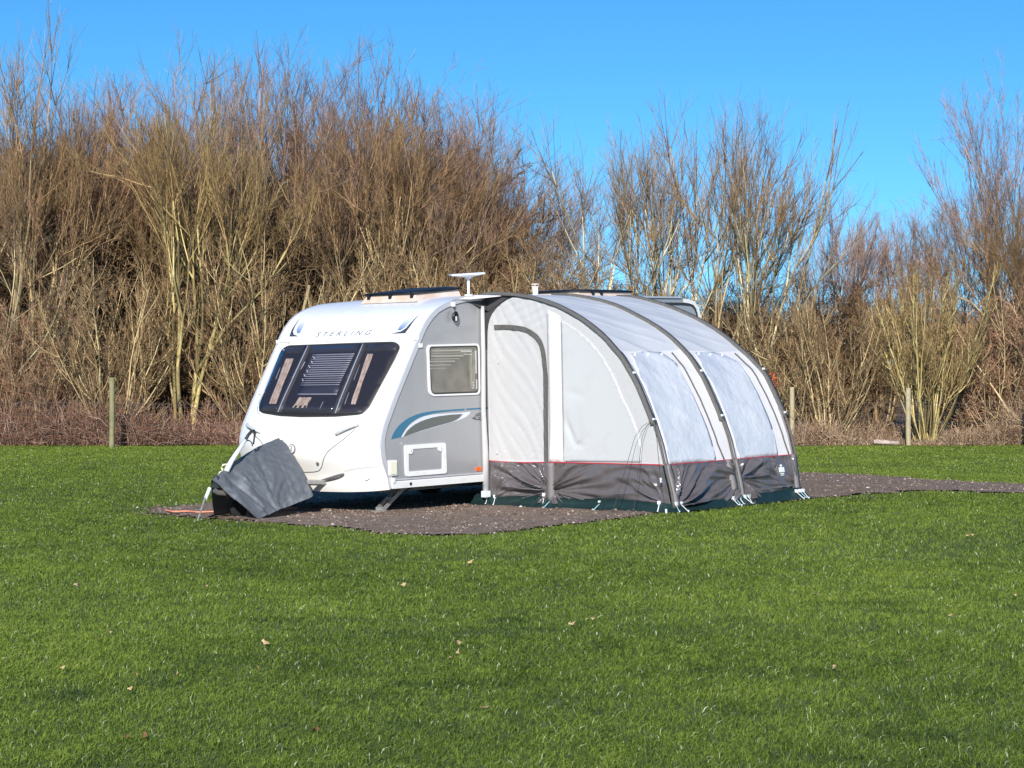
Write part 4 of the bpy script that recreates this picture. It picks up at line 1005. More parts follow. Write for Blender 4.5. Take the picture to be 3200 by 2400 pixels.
# leaning steel rod (prop) and the orange cable
rd0 = (-1.78, 1.0, 0)
rd = empty('ground_rod', VT(*rd0), 'slim pale metal rod leaning from the gravel against the hitch', 'rod')
MB().tube([(-1.80, .98, .03), (-1.60, 1.08, .26)], .010, 7).build('rod', M['galvanised'], rd, off=rd0)
MB().tube([(-1.60, 1.08, .24), (-1.50, 1.12, .35)], [.018, .020], 8).build('rod_sleeve', M['dish_white'], rd, off=rd0)
cpts = [(-3.9, 24.45), (-3.75, 24.15), (-3.6, 24.2), (-3.45, 24.0), (-3.3, 24.05), (-3.05, 23.9), (-2.8, 24.0), (-2.4, 24.4)]
mb = MB(); mb.tube([(x, y, float(ground_z(x, y)) + .035) for x, y in resample(cpts, 40)], .010, 6)
c0 = (-3.3, 24.05, float(ground_z(-3.3, 24.05)))
cbl = mb.build('electric_cable', M['cable_orange'], None, True, off=c0); cbl.location = c0; tag(cbl, 'thin orange electric cable lying on the gravel left of the grey cover', 'cable')

# ------------------------------------------------------------ fence
def px2w(u, Y): return (u - 1600) / FOC * Y
fposts = [(-900, 43.6, 1.35), (350, 43.6, 1.40), (1500, 44.0, 1.2), (2475, 44.6, 1.19), (2838, 44.2, 1.17), (3215, 44.0, 1.3)]
fposts.insert(2, (950, 43.8, 1.2)); fposts.insert(4, (1990, 44.3, 1.2))
f0 = (px2w(350, 43.6), 43.6, 0)
fe = empty('wire_fence', Matrix.Translation(f0), 'wire stock fence on wooden posts along the edge of the trees', 'fence')
tops = []
for u, Y, h in fposts:
    x = px2w(u, Y); z = float(ground_z(x, Y)); mb = MB(); n = 12; V = []; F = []
    mossy = u < 2000
    for k, (t, s_) in enumerate(((-.05, 1.04), (.3, 1.0), (.7, .98), (.97, .95), (1.0, .85))):
        for i in range(n):
            a = 2 * math.pi * i / n; rr = (.056 if mossy else .052) * s_ * (1 + .05 * math.sin(3 * a + k))
            V.append((x + rr * math.cos(a) + .012 * (k - 2) * (rnd.random() - .5), Y + rr * math.sin(a), z + h * t))
    for k in range(4):
        for i in range(n): F.append((k * n + i, k * n + (i + 1) % n, (k + 1) * n + (i + 1) % n, (k + 1) * n + i))
    F.append(tuple(4 * n + i for i in range(n))); mb.add(V, F)
    p = mb.build('post', M['post_mossy'] if mossy else M['post_wood'], fe, True, off=f0)
    if u == 350: p['label'] = 'greenish weathered round post left of the caravan'
    if u == 2475: p['label'] = 'pale sawn post close to the awning'
    if u == 2838: p['label'] = 'pale post in front of the fan of yellow green stems'
    tops.append((x, Y, z, h))
mb = MB(); mb2 = MB()
for (x0, y0, z0, h0), (x1, y1, z1, h1) in zip(tops[:-1], tops[1:]):
    for zz in (.10, .28, .46, .64, .80): mb2.tube([(x0 + (x1 - x0) * t / 6, y0 + (y1 - y0) * t / 6, z0 + zz) for t in range(7)], .0022, 4)
    mb.tube([(x0 + (x1 - x0) * t / 6, y0 + (y1 - y0) * t / 6, z0 + .88 - .012 * math.sin(math.pi * t / 6)) for t in range(7)], .0045, 5)
    k = int((x1 - x0) / .16)
    for i in range(1, k): xx = x0 + (x1 - x0) * i / k; yy = y0 + (y1 - y0) * i / k; mb2.tube([(xx, yy, z0 + .05), (xx, yy, z0 + .80)], .0018, 4)
mb.build('top_wire', M['wire'], fe, off=f0); mb2.build('wire_mesh', M['wire'], fe, off=f0)

# ------------------------------------------------------------ trees
def segs_to_mesh(P0, P1, r0, r1, n=3):
    d = P1 - P0; L = np.linalg.norm(d, axis=1, keepdims=True); d = d / np.maximum(L, 1e-6)
    up = np.where(np.abs(d[:, 2:3]) < .9, np.array([[0, 0, 1.]]), np.array([[1., 0, 0]]))
    u = np.cross(d, up); u /= np.linalg.norm(u, axis=1, keepdims=True); v = np.cross(d, u)
    N = len(P0); V = np.empty((N, 2 * n, 3))
    for k in range(n):
        a = 2 * np.pi * k / n; o = u * np.cos(a) + v * np.sin(a)
        V[:, k] = P0 + o * r0[:, None]; V[:, n + k] = P1 + o * r1[:, None]
    F = np.array([(k, (k + 1) % n, n + (k + 1) % n, n + k) for k in range(n)])
    return V.reshape(-1, 3), (F[None] + np.arange(N)[:, None, None] * 2 * n).reshape(-1, 4)
def unit(v): return v / np.maximum(np.linalg.norm(v, axis=-1, keepdims=True), 1e-9)
def paths(g, P, D, L, k, up, wig, grav=0):
    """polylines: P start, D direction, L length -> pts (N,k+1,3)"""
    pts = [P]; d = D.copy()
    for i in range(k):
        pts.append(pts[-1] + d * (L / k)[:, None])
        d = unit(d + np.array([0, 0, up]) + g.normal(0, wig, d.shape))
    return np.stack(pts, 1)
def grow_tree(seed, H=8, nst=7, rb=.35, tilt=(.05, .35), up0=.05, wig0=.05, l1=22, t1=.2, a1=(.45, .9), r1=.34, up1=.22, l2=9, r2=.42, up2=.16, l3=6, r3=.45, up3=.08, r0=.055, lenvar=.3, a2=(.35, .8), rt=(.013, .0050, .0028), lean=(0, 0), wigs=(.045, .05, .05)):
    g = np.random.default_rng(seed); out = []
    az = g.uniform(0, 2 * np.pi, nst); rr = rb * np.sqrt(g.random(nst)); P = np.stack([rr * np.cos(az), rr * np.sin(az), np.full(nst, -.05)], 1)
    tl = g.uniform(*tilt, nst); az2 = az + g.normal(0, .5, nst)
    D = unit(np.stack([np.sin(tl) * np.cos(az2) + lean[0], np.sin(tl) * np.sin(az2) + lean[1], np.cos(tl)], 1)); L = H * g.uniform(1 - lenvar, 1.04, nst)
    k = 14; pts = paths(g, P, D, L, k, up0, wig0)
    R0 = r0 * g.uniform(.6, 1.1, nst) * (L / H)
    def radii(R, rtip, k): t = np.linspace(0, 1, k + 1)[None]; return R[:, None] * (1 - t) ** .8 + rtip * np.minimum(1, 1) * np.ones_like(t) * .8
    lev = []
    rad = radii(R0, .005, k); lev.append((pts, rad))
    for (n, t0, ang, ratio, up, kk, rmax, rtip, wig) in ((l1, t1, a1, r1, up1, 8, rt[0], .0035, wigs[0]), (l2, .08, a2, r2, up2, 4, rt[1], .0028, wigs[1]), (l3, .1, a2, r3, up3, 2, rt[2], .0022, wigs[2])):
        pts, rad = lev[-1]; N, K = pts.shape[0], pts.shape[1] - 1
        Lp = np.linalg.norm(np.diff(pts, axis=1), axis=2).sum(1)
        idx = np.repeat(np.arange(N), n)
        t = t0 + (1 - t0) * g.random(N * n) ** .9 * .97
        f = t * K; i = np.minimum(f.astype(int), K - 1); fr = (f - i)[:, None]
        P = pts[idx, i] * (1 - fr) + pts[idx, i + 1] * fr
        pd = unit(pts[idx, i + 1] - pts[idx, i])
        rv = unit(g.normal(0, 1, pd.shape)); pr = unit(np.cross(pd, rv)); an = g.uniform(*ang, len(t))[:, None]
        D = unit(pd * np.cos(an) + pr * np.sin(an))
        L = Lp[idx] * ratio * (1.15 - .75 * t) * g.uniform(.5, 1.25, len(t))
        rp = rad[idx, i]; R_ = np.minimum(rp * .6, rmax * g.uniform(.6, 1.1, len(t)))
        lev.append((paths(g, P, D, L, kk, up, wig), radii(R_, rtip, kk)))
    return lev
def lev_mesh(levels, n):
    P0 = []; P1 = []; a = []; b = []; g_ = np.random.default_rng(77); tt = []
    for pts, rad in levels:
        tt.append(np.repeat(g_.random(len(pts)) ** 1.3, (pts.shape[1] - 1) * 2 * n))
        P0.append(pts[:, :-1].reshape(-1, 3)); P1.append(pts[:, 1:].reshape(-1, 3)); a.append(rad[:, :-1].ravel()); b.append(rad[:, 1:].ravel())
    return (*segs_to_mesh(np.concatenate(P0), np.concatenate(P1), np.concatenate(a), np.concatenate(b), n), np.concatenate(tt))

def bark(name, c1, c2, scale=1.2, rough=.85):
    m = mat(name, c1, rough, noise=(scale, c2, .42, .62), objrand=.12, spec=.3)
    n = m.node_tree.nodes; l = m.node_tree.links; p = n['Principled BSDF']; src = p.inputs['Base Color'].links[0].from_socket
    a = n.new('ShaderNodeAttribute'); a.attribute_name = 'tint'; mr = n.new('ShaderNodeMapRange'); mr.inputs['To Min'].default_value = .26; mr.inputs['To Max'].default_value = 1.85
    mx = n.new('ShaderNodeVectorMath'); mx.operation = 'SCALE'; l.new(src, mx.inputs[0]); l.new(a.outputs['Fac'], mr.inputs['Value']); l.new(mr.outputs[0], mx.inputs['Scale']); l.new(mx.outputs[0], p.inputs['Base Color'])
    return m
BK = {
 'brown': (bark('bark_brown', (.38, .285, .14), (.50, .39, .21)), bark('twig_brown', (.27, .168, .082), (.36, .235, .12), .9)),
 'red': (bark('bark_redbrown', (.36, .265, .14), (.47, .36, .20)), bark('twig_red', (.32, .18, .105), (.41, .245, .15), .8)),
 'pale': (bark('bark_pale', (.47, .40, .22), (.58, .50, .31), 2.5), bark('twig_pale', (.27, .185, .11), (.35, .25, .155), .9)),
 'moss': (bark('bark_moss', (.38, .30, .115), (.47, .38, .18), 3), bark('twig_olive', (.32, .21, .09), (.40, .28, .12), .9)),
 'purple': (bark('bark_dark', (.30, .22, .14), (.40, .30, .20)), bark('twig_purple', (.32, .20, .14), (.40, .27, .205), .9)),
}
SPEC = {
 'tall': dict(H=8, nst=13, rb=.7, tilt=(.02, .46), up0=.055, wig0=.05, lenvar=.22, l1=20, t1=.12, r1=.28, up1=.24, a1=(.25, .7), l2=10, r2=.40, l3=6, up2=.20, a2=(.25, .7), up3=.1),
 'tall2': dict(H=8, nst=11, rb=.5, tilt=(.02, .36), up0=.05, wig0=.045, lenvar=.2, l1=20, t1=.15, r1=.30, up1=.22, a1=(.25, .6), l2=11, r2=.40, l3=7, up2=.18, a2=(.25, .65), up3=.1),
 'pale': dict(H=8, nst=5, rb=.3, tilt=(.05, .34), wig0=.07, l1=14, t1=.16, r1=.42, up1=.26, l2=9, r2=.36, l3=5, r3=.4, r0=.075, rt=(.024, .008, .0038), a1=(.35, .8), a2=(.25, .7), wigs=(.07, .05, .05)),
 'bush': dict(H=5, nst=20, rb=.4, tilt=(.1, .85), up0=.05, l1=13, t1=.10, r1=.36, up1=.14, l2=9, l3=6, r0=.026, wig0=.06, a1=(.3, .9), wigs=(.06, .07, .07)),
 'thicket': dict(H=4, nst=26, rb=.9, tilt=(.05, .6), up0=.04, wig0=.09, l1=14, t1=.04, r1=.42, up1=.09, l2=9, r2=.48, l3=6, r0=.018, a1=(.4, 1.1), a2=(.3, 1.0), up2=.05, up3=.02, wigs=(.08, .08, .08)),
 'coppice': dict(H=5, nst=46, rb=.32, tilt=(.03, .60), up0=.03, wig0=.035, l1=10, t1=.3, r1=.30, up1=.16, l2=8, l3=5, r0=.026, a1=(.25, .6)),
 'fine': dict(H=9, nst=8, rb=.3, tilt=(.03, .48), up0=.05, wig0=.04, l1=32, t1=.15, r1=.36, up1=.10, l2=12, r2=.40, l3=8, up2=.10, up3=.02, r0=.065, rt=(.016, .0055, .003), a1=(.35, .8)),
}
def fork_tree(seed, n0=7, rb=.3, tilt=(.05, .4), Ls=(1.5, 1.3, 1.15, 1.0, .9, .8, .75), kids=(2, 2, 3, 2, 2, 3), spread=.34, up=.05, wig=.035, r0=.052, fall=.66, rmin=.0024, side=4, sl=(.25, .65), sa=(.25, .7), s0=1, sub=0):
    g = np.random.default_rng(seed); lev = []
    az = g.uniform(0, 2 * np.pi, n0); rr = rb * np.sqrt(g.random(n0)); P = np.stack([rr * np.cos(az), rr * np.sin(az), np.full(n0, -.05)], 1)
    tl = g.uniform(*tilt, n0); az = az + g.normal(0, .4, n0); D = np.stack([np.sin(tl) * np.cos(az), np.sin(tl) * np.sin(az), np.cos(tl)], 1)
    R_ = r0 * g.uniform(.55, 1.1, n0); vig = g.uniform(.82, 1.06, n0)
    for i, L in enumerate(Ls):
        N = len(P); Li = L * vig * g.uniform(.72, 1.25, N); k = 4 if i < 2 else 3
        pts = paths(g, P, D, Li, k, up, wig); last = i == len(Ls) - 1
        R2 = np.maximum(R_ * (.82 if not last else .45), rmin * .8)
        rad = R_[:, None] + (R2 - R_)[:, None] * np.linspace(0, 1, k + 1)[None]
        lev.append((pts, rad))
        if i >= s0 and side:
            nS = side; idx = np.repeat(np.arange(N), nS); t = g.random(N * nS) * k * .98; j = t.astype(int); f = (t - j)[:, None]
            sp_ = pts[idx, j] * (1 - f) + pts[idx, j + 1] * f; pd = unit(pts[idx, j + 1] - pts[idx, j]); pr = unit(np.cross(pd, g.normal(0, 1, pd.shape))); an = g.uniform(*sa, len(t))[:, None]
            sd = unit(pd * np.cos(an) + pr * np.sin(an) + np.array([0, 0, .12])); sL = g.uniform(*sl, len(t)) * (1.2 - .08 * i)
            sp2 = paths(g, sp_, sd, sL, 2, .10, .04); sr = np.maximum(np.minimum(rad[idx, j] * .5, .0045), rmin); lev.append((sp2, sr[:, None] * np.array([1, .8, .55])[None]))
            if sub and i >= 2:
                idx = np.repeat(np.arange(len(sp2)), sub); f = g.random(len(idx))[:, None]; q0 = sp2[idx, 0] * (1 - f) + sp2[idx, 1] * f; qd = unit(unit(sp2[idx, 1] - sp2[idx, 0]) + g.normal(0, .35, (len(idx), 3)) + np.array([0, 0, .15]))
                lev.append((paths(g, q0, qd, sL[idx] * g.uniform(.3, .7, len(idx)), 1, 0, 0), np.full((len(idx), 2), rmin * .85)))
        if last: break
        e = pts[:, -1]; ed = unit(pts[:, -1] - pts[:, -2]); kn = kids[i]; idx = np.repeat(np.arange(N), kn)
        pd = ed[idx]; pr = unit(np.cross(pd, g.normal(0, 1, pd.shape))); an = np.abs(g.normal(0, spread, len(idx)))[:, None] + .04
        P = e[idx]; D = unit(pd * np.cos(an) + pr * np.sin(an) + np.array([0, 0, up])); R_ = np.maximum(R_[idx] * fall * g.uniform(.8, 1.25, len(idx)), rmin); vig = vig[idx] * g.uniform(.85, 1.1, len(idx))
        keep = g.random(len(idx)) < (.92 if i > 1 else 1); P, D, R_, vig = P[keep], D[keep], R_[keep], vig[keep]
    return lev
FORK = {
 'tall': dict(n0=8, tilt=(.02, .36), sub=1),
 'tall2': dict(n0=7, tilt=(.02, .28), Ls=(1.9, 1.5, 1.2, 1.0, .8, .8, .8), spread=.28, sub=1),
 'pale': dict(n0=6, tilt=(.04, .42), Ls=(1.5, 1.4, 1.3, 1.2, 1.2), kids=(2, 2, 3, 3), spread=.36, up=.08, wig=.07, r0=.058, fall=.64, side=6, sl=(.3, .8), sub=1, rmin=.0030),
 'fine': dict(n0=7, tilt=(.03, .36), Ls=(1.9, 1.5, 1.2, 1.0, .8, .7, .6), kids=(2, 3, 2, 3, 2, 2), spread=.34, up=.04, sl=(.2, .6), side=5, sub=1, rmin=.0025),
 'wood': dict(n0=7, tilt=(.02, .5), Ls=(1.2, 1.1, 1.0, .9, .9), kids=(2, 3, 3, 2), spread=.42, side=5, sub=1, rmin=.0045, s0=0, sl=(.3, .9)),
}
PROTO = {}
def proto(kind, v=0):
    key = (kind, v)
    if key not in PROTO:
        sd_ = 100 + v * 17 + sum(map(ord, kind))
        if kind in FORK:
            fl_ = fork_tree(sd_, **FORK[kind]); big = [l_ for l_ in fl_ if l_[1].mean() > .011]; small = [l_ for l_ in fl_ if l_[1].mean() <= .011]
            lv_ = [big[0], big[-1] if len(big) > 1 else big[0]] + small; H = float(np.percentile(np.concatenate([l_[0][..., 2].ravel() for l_ in fl_]), 99.95))
            parts = [lev_mesh([l_], 6 if l_[1].mean() > .03 else 4) for l_ in big]; off = np.cumsum([0] + [len(p_[0]) for p_ in parts])
            PROTO[key] = (np.concatenate([p_[0] for p_ in parts]), np.concatenate([p_[1] + o_ for p_, o_ in zip(parts, off)]), np.concatenate([p_[2] for p_ in parts]), *lev_mesh(small, 3), H)
            print(kind, v, 'crown quads', len(PROTO[key][4])); return PROTO[key]
        sp = SPEC[kind]; lv_ = grow_tree(sd_, **sp)
        H = float(np.percentile(lv_[-1][0][..., 2], 99.96))
        a = lev_mesh(lv_[:1], 6); a2 = lev_mesh(lv_[1:2], 4)
        tv = np.concatenate([a[0], a2[0]]); tf = np.concatenate([a[1], a2[1] + len(a[0])]); tt = np.concatenate([a[2], a2[2]])
        PROTO[key] = (tv, tf, tt, *lev_mesh(lv_[2:], 3), H)
    return PROTO[key]
MESH = {}
def plant_tree(name, kind, v, bk, u, Y, vtop, label, cat='tree', group='bare trees and shrubs beyond the fence', rz=None, wide=1.0):
    tv, tf, tt, cv, cf, ct, H = proto(kind, v)
    x = px2w(u, Y); z = float(ground_z(x, Y)) + .03
    wide = {'tall': .95, 'tall2': .95, 'fine': .74, 'pale': .78}.get(kind, 1.0)
    h = (1146.2 - vtop) / FOC * Y + EYE - z; s = h / H
    e = bpy.data.objects.new(name, None); link(e); e.location = (x, Y, z); e.scale = (s * wide, s * wide, s); e.rotation_euler = (0, 0, rnd.uniform(0, 6.28) if rz is None else rz)
    tag(e, label, cat, group)
    key = (kind, v, bk)
    if key not in MESH:
        t = fast('trunk', tv, tf, BK[bk][0], e, attr=tt, smooth=True); c = fast('crown', cv, cf, BK[bk][1], e, attr=ct); MESH[key] = (t, c)
    else:
        for src in MESH[key]:
            c = src.copy(); link(c, e)
    return e

TREES = [
 ('bare_tree', 'tall2', 0, 'brown', 62, 47.0, 40, 'tallest spiky bare tree at the far left edge'),
 ('bare_tree', 'pale', 0, 'pale', -90, 45.6, 420, 'pale-limbed tree cut by the left edge, its branches reaching in to the right'),
 ('bare_tree', 'tall', 0, 'red', 190, 48.0, 225, 'reddish bare tree just right of the tallest one at the left'),
 ('bare_tree', 'tall', 1, 'brown', 300, 49.5, 270, 'lower brown bare tree under the first dip of the treetops, behind the left fence post'),
 ('bare_shrub', 'bush', 0, 'brown', 345, 45.4, 720, 'wide many-stemmed bare shrub right behind the left fence post'),
 ('bare_shrub', 'thicket', 0, 'red', 95, 45.6, 900, 'low tangled reddish thicket at the left edge above the brambles'),
 ('bare_tree', 'tall2', 1, 'red', 430, 49.0, 215, 'slim reddish bare tree between the left post and the yellow-stemmed clump'),
 ('bare_tree', 'tall2', 1, 'moss', 585, 46.3, 180, 'clump of yellow mossy stems standing left of the caravan'),
 ('bare_tree', 'tall2', 0, 'purple', 700, 50.5, 130, 'dark-stemmed tree rising above the left corner of the caravan'),
 ('bare_tree', 'tall', 1, 'purple', 830, 49.0, 105, 'highest purplish treetop above the caravan lettering'),
 ('bare_tree', 'tall', 0, 'red', 960, 51.0, 125, 'reddish-tipped bare tree above the front window of the caravan'),
 ('bare_shrub', 'bush', 1, 'brown', 800, 45.9, 640, 'brown spreading shrub close behind the left side of the caravan'),
 ('bare_tree', 'tall2', 1, 'brown', 1090, 49.5, 190, 'brown bare tree above the front rooflight'),
 ('bare_tree', 'tall', 1, 'brown', 1210, 48.2, 230, 'olive-brown bare tree just left of the satellite dish'),
 ('bare_tree', 'tall', 0, 'purple', 1340, 50.0, 250, 'rounded purplish tree behind and above the satellite dish'),
 ('bare_tree', 'tall2', 0, 'red', 1425, 51.0, 300, 'reddish bare tree to the right of the satellite dish'),
 ('bare_tree', 'tall', 1, 'purple', 1520, 52.5, 420, 'fine greyish tree sloping down toward the gap of sky'),
 ('bare_shrub', 'bush', 0, 'brown', 1200, 46.4, 700, 'brown shrub directly behind the front of the caravan roof'),
 ('bare_shrub', 'thicket', 1, 'brown', 1480, 47.0, 700, 'dense brown thicket behind the middle of the caravan roof'),
 ('bare_shrub', 'thicket', 0, 'brown', 1740, 47.0, 760, 'dense brown thicket behind the top of the awning poles'),
 ('bare_tree', 'pale', 0, 'pale', 1950, 49.0, 360, 'pale forked tree with a tuft of close twigs above the rear rooflight'),
 ('bare_tree', 'pale', 1, 'pale', 2100, 50.0, 330, 'open pale-limbed tree above the rear end of the caravan'),
 ('bare_tree', 'pale', 0, 'brown', 2215, 49.0, 245, 'tallest open tree of the middle right group, long bare shoots on top'),
 ('bare_tree', 'pale', 1, 'pale', 2360, 48.0, 320, 'pale yellow-limbed tree right of the caravan rear corner'),
 ('bare_shrub', 'bush', 1, 'brown', 2400, 46.6, 820, 'brown shrub just behind the right shoulder of the awning'),
 ('bare_shrub', 'bush', 0, 'brown', 2580, 45.7, 830, 'brown shrub with many arching stems between the two right fence posts'),
 ('bare_tree', 'tall2', 1, 'purple', 2650, 52.0, 570, 'small purplish tree above the gap between the two right posts'),
 ('bare_tree', 'tall', 0, 'red', 2760, 53.0, 610, 'small reddish tree standing left of the open sky on the right'),
 ('bare_shrub', 'coppice', 0, 'moss', 2895, 45.3, 800, 'fan of yellow-green coppiced stems behind the right fence post'),
 ('bare_tree', 'tall2', 0, 'red', 2900, 53.0, 760, 'faint reddish treetop behind the fan of yellow-green stems'),
 ('bare_shrub', 'thicket', 1, 'red', 3060, 46.5, 800, 'reddish thicket to the right of the fan of yellow-green stems'),
 ('bare_tree', 'fine', 1, 'purple', 3160, 49.0, 190, 'tall fine-twigged tree at the right edge'),
 ('bare_tree', 'tall', 1, 'brown', 3030, 51.0, 560, 'brown tree filling in below the tall tree at the right edge'),
 ('bare_tree', 'tall', 0, 'brown', 3300, 47.5, 560, 'brown tree cut by the right edge'),
 ('bare_shrub', 'bush', 1, 'red', 3215, 46.2, 820, 'reddish shrub at the right edge above the dry brambles'),
]
for nm, kd, v, bk, u, Y, vt, lab in TREES:
    plant_tree(nm, kd, v, bk, u, Y, vt, lab, 'shrub' if 'shrub' in nm else 'tree')

# leaning and fallen mossy limbs behind the left of the caravan
lt0 = (px2w(700, 45.2), 45.2, 0)
mb = MB(); mb.tube([(0, 0, .0), (.35, 0, .28), (.8, .05, .55), (1.15, .1, .85), (1.4, .1, 1.35), (1.5, .15, 2.2), (1.75, .2, 3.3)], [.085, .08, .075, .065, .055, .045, .03], 8)
mb.tube([(.8, .05, .55), (1.3, 0, .60), (2.1, 0, .62)], [.05, .045, .04], 7); mb.tube([(1.35, .1, 1.2), (1.8, 0, 1.6), (2.2, 0, 2.4)], [.035, .03, .02], 6)
lt = mb.build('leaning_trunk', mat('limb_moss', (.33, .27, .10), .85, noise=(4, (.40, .33, .17), .42, .62)), None, True); lt.location = lt0; tag(lt, 'curved mossy trunk leaning right behind the lower left of the caravan', 'tree')

# the far wood: reads as one mass
def woodland():
    VV = []; FF = []; TT = []; off = 0
    kinds = [('thicket', 0), ('wood', 0), ('bush', 0), ('wood', 1), ('thicket', 1), ('wood', 0)]
    g_ = np.random.default_rng(5)
    us = np.concatenate([np.linspace(-260, 3460, 17), np.linspace(-300, 3500, 15), np.linspace(-400, 3600, 12)])
    rows = [51.5] * 17 + [56] * 15 + [63] * 12
    pu = [0, 300, 600, 900, 1200, 1500, 1700, 1850, 2200, 2600, 2900, 3200]; pv = [350, 380, 350, 350, 440, 640, 830, 850, 780, 820, 880, 790]
    for i, (u, Y) in enumerate(zip(us, rows)):
        u = u + g_.uniform(-50, 50); Y = Y + g_.uniform(-1.2, 1.2); kd, v = kinds[i % len(kinds)]
        tv, tf, tt, cv, cf, ct, H = proto(kd, v)
        vt = np.interp(u, pu, pv) + g_.uniform(10, 140)
        h = (1146 - vt) / FOC * Y + EYE; s = h / H; wd = s * (1.4 if kd != 'wood' else 1.1)
        a = g_.uniform(0, 6.28); c, sn = np.cos(a), np.sin(a)
        TT += [tt, ct]
        for vv, ff in ((tv, tf), (cv, cf)):
            W = np.stack([(vv[:, 0] * c - vv[:, 1] * sn) * wd + px2w(u, Y), (vv[:, 0] * sn + vv[:, 1] * c) * wd + Y, vv[:, 2] * s], 1)
            VV.append(W.astype(np.float32)); FF.append(ff + off); off += len(vv)
    o = fast('woodland', np.concatenate(VV), np.concatenate(FF), bark('twig_wood', (.17, .108, .055), (.235, .155, .082), .5), attr=np.concatenate(TT))
    tag(o, 'brown mass of bare winter trees filling the background', 'woodland', kind='stuff'); print('woodland quads', sum(len(f) for f in FF))
woodland()

# brambles and dead stalks along the fence
def brambles(name, label, segs, m):
    g_ = np.random.default_rng(len(name)); P = []; D = []; L = []
    for (u0, u1, h, n) in segs:
        u = g_.uniform(u0, u1, n); Y = g_.uniform(44.3, 46.6, n); X = (u - 1600) / FOC * Y
        Y = np.maximum(Y, LIT(X) - .1 + .5 * g_.random(n))
        P.append(np.stack([X, Y, np.full(n, .0)], 1)); tl = g_.uniform(0, 1.15, n); az = g_.uniform(0, 6.28, n)
        D.append(np.stack([np.sin(tl) * np.cos(az), np.sin(tl) * np.sin(az), np.cos(tl)], 1)); L.append(h * g_.uniform(.45, 1.5, n) * (.35 + 1.3 * vnoise(X, Y, 1.6, 6) ** 1.5))
    P = np.concatenate(P); D = np.concatenate(D); L = np.concatenate(L)
    pts = paths(g_, P, D, L, 5, -.14, .20); rad = np.repeat(g_.uniform(.003, .0062, len(P))[:, None], 6, 1)
    V, F, _ = lev_mesh([(pts, rad)], 3); tint = np.repeat(g_.random(len(P)), 5 * 6)
    o = fast(name, V, F, m, attr=tint); tag(o, label, 'brambles', kind='stuff')
M['bramble_red'] = mat('bramble_red', (.2, .1, .06), .85, attr=('tint', [(0, (.12, .06, .038)), (.5, (.30, .155, .10)), (.85, (.42, .25, .17)), (1, (.65, .48, .34))]))
M['bramble_tan'] = mat('bramble_tan', (.2, .1, .06), .85, attr=('tint', [(0, (.17, .10, .055)), (.5, (.38, .24, .14)), (.85, (.50, .35, .22)), (1, (.70, .56, .36))]))
brambles('bramble_bank', 'reddish brown bramble and dead stalks along the fence left of the caravan', [(-500, 760, .66, 10500), (400, 900, .35, 5000), (900, 2500, .5, 2500)], M['bramble_red'])
brambles('dry_stalks', 'tan dry grass and bramble stalks along the fence at the right', [(2480, 2760, .42, 2200), (2740, 3000, .3, 1500), (2960, 3700, .85, 5200)], M['bramble_tan'])

# pale log on the ground by the right fence posts
x = px2w(2765, 44.5); mb = MB(); mb.tube([(-.26, 0, .075), (-.05, .02, .07), (.26, -.02, .045)], [.045, .05, .04], 9); mb.tube([(-.05, 0, .09), (-.22, -.03, .12)], [.018, .01], 6)
o = mb.build('log', M['log_bark'], None, True); o.location = (x, 44.3, 0); tag(o, 'short pale log lying at the edge of the grass between the right posts', 'log')
# red leaves beside the awning
g_ = random.Random(3); mb = MB()
for i in range(46):
    c = Vector((g_.gauss(0, .05) + i * .0025, g_.gauss(0, .05), 1.0 + (i / 46 - .5) * -.32 + g_.gauss(0, .03) + .36)); rt_ = Matrix.Rotation(g_.uniform(0, 6), 3, 'Z') @ Matrix.Rotation(g_.uniform(0, 3), 3, 'X')
    mb.add([c + rt_ @ Vector(p) for p in ((-.022, 0, 0), (0, -.014, .004), (.024, 0, 0), (0, .014, .004))], [(0, 1, 2, 3)])
mb.tube([(0, 0, 0), (.02, 0, .7), (-.02, 0, 1.2), (.06, 0, 1.5)], .010, 5)
o = mb.build('red_leaved_sapling', M['leaf_red'], None); o.location = (px2w(2412, 45.0), 45.0, 0)
tag(o, 'sprig of orange-red leaves just right of the awning shoulder', 'sapling')

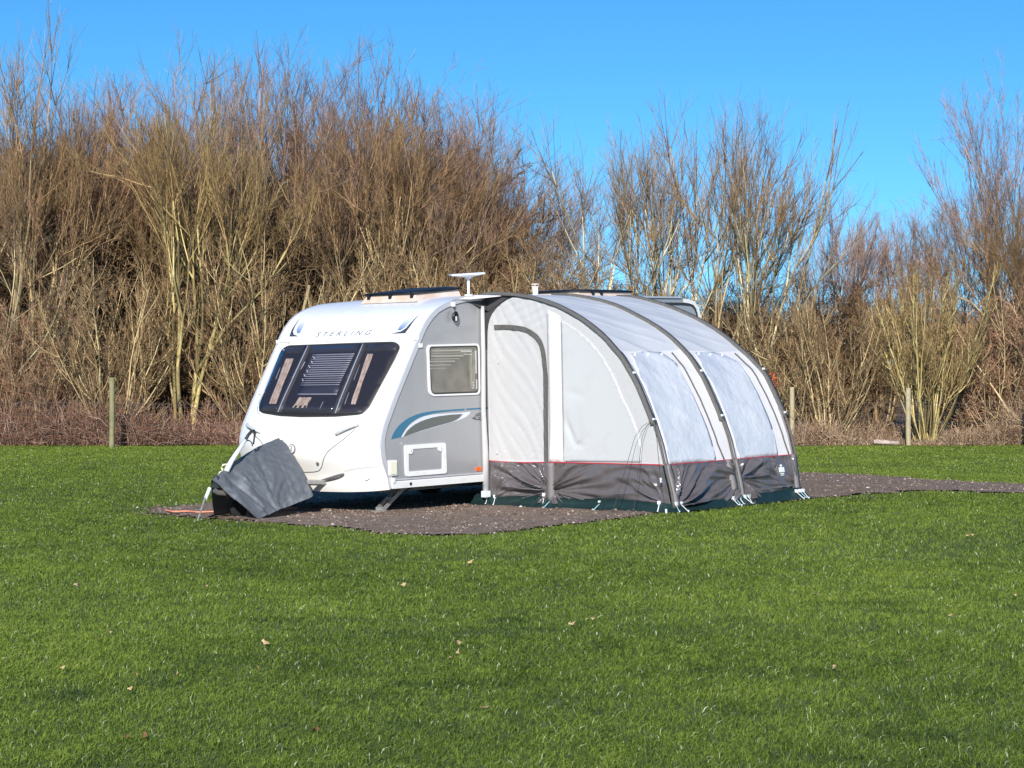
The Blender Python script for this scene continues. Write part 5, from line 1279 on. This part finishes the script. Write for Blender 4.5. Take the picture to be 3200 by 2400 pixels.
# fallen leaves on the lawn
LV = [(-1.41, 12.45, 1), (-2.35, 12.8, 0), (-3.14, 15.69, 0), (-2.19, 15.61, 0), (-1.17, 17.17, 0), (-1.19, 18.66, 0), (-.34, 17.66, 1), (-.18, 16.89, 0), (-.24, 14.14, 0), (-.31, 12.5, 0), (-1.91, 11.08, 0), (-1.71, 11.1, 0), (-2.33, 11.29, 0), (-1.86, 10.61, 0),
      (-1.62, 9.16, 2), (-1.55, 9.19, 2), (-.84, 9.33, 2), (-.12, 10.0, 0), (-.79, 15.77, 0), (-.33, 11.86, 0), (-1.33, 11.39, 0), (-1.21, 12.0, 0), (4.11, 19.64, 1), (.37, 13.44, 0), (-.3, 12.04, 0), (3.48, 15.05, 0), (1.68, 11.37, 0), (2.12, 11.64, 0), (2.76, 13.76, 0), (.51, 13.76, 0), (2.13, 15.14, 0), (4.16, 19.7, 0)]
def leaf_mesh(name, m, seed):
    g_ = random.Random(seed); n = 22; V = [(0, 0, .004)]
    for i in range(n):
        a = 2 * math.pi * i / n; rr = .030 * (1 + .16 * math.cos(a * 5)) * (1.25 if math.cos(a) > 0 else .9); V.append((rr * math.cos(a) * 1.3, rr * math.sin(a) * .85, .010 * math.sin(2 * a + seed) + g_.uniform(0, .005)))
    me = bpy.data.meshes.new(name); me.from_pydata(V, [], [(0, i + 1, (i + 1) % n + 1) for i in range(n)]); me.materials.append(m); return me
LM = [leaf_mesh('leaf', M['leaf_tan'], 1), leaf_mesh('leaf', M['leaf_tan'], 2), leaf_mesh('leaf', M['leaf_rust'], 3)]
for x, y, k in LV:
    o = bpy.data.objects.new('fallen_leaf', LM[k]); link(o); o.location = (x, y, float(ground_z(x, y)) + .038)
    o.rotation_euler = (rnd.uniform(.2, .9), rnd.uniform(-.5, .5), rnd.uniform(0, 6.28)); s = rnd.uniform(.30, .5) if k != 1 else .6; o.scale = (s, s, s)
    lab = {0: 'small curled tan leaf lying on the grass', 1: 'larger pale tan leaf lying on the grass', 2: 'rust-brown leaf on the grass near the bottom edge'}[k]
    tag(o, lab, 'leaf', 'fallen leaves on the lawn')
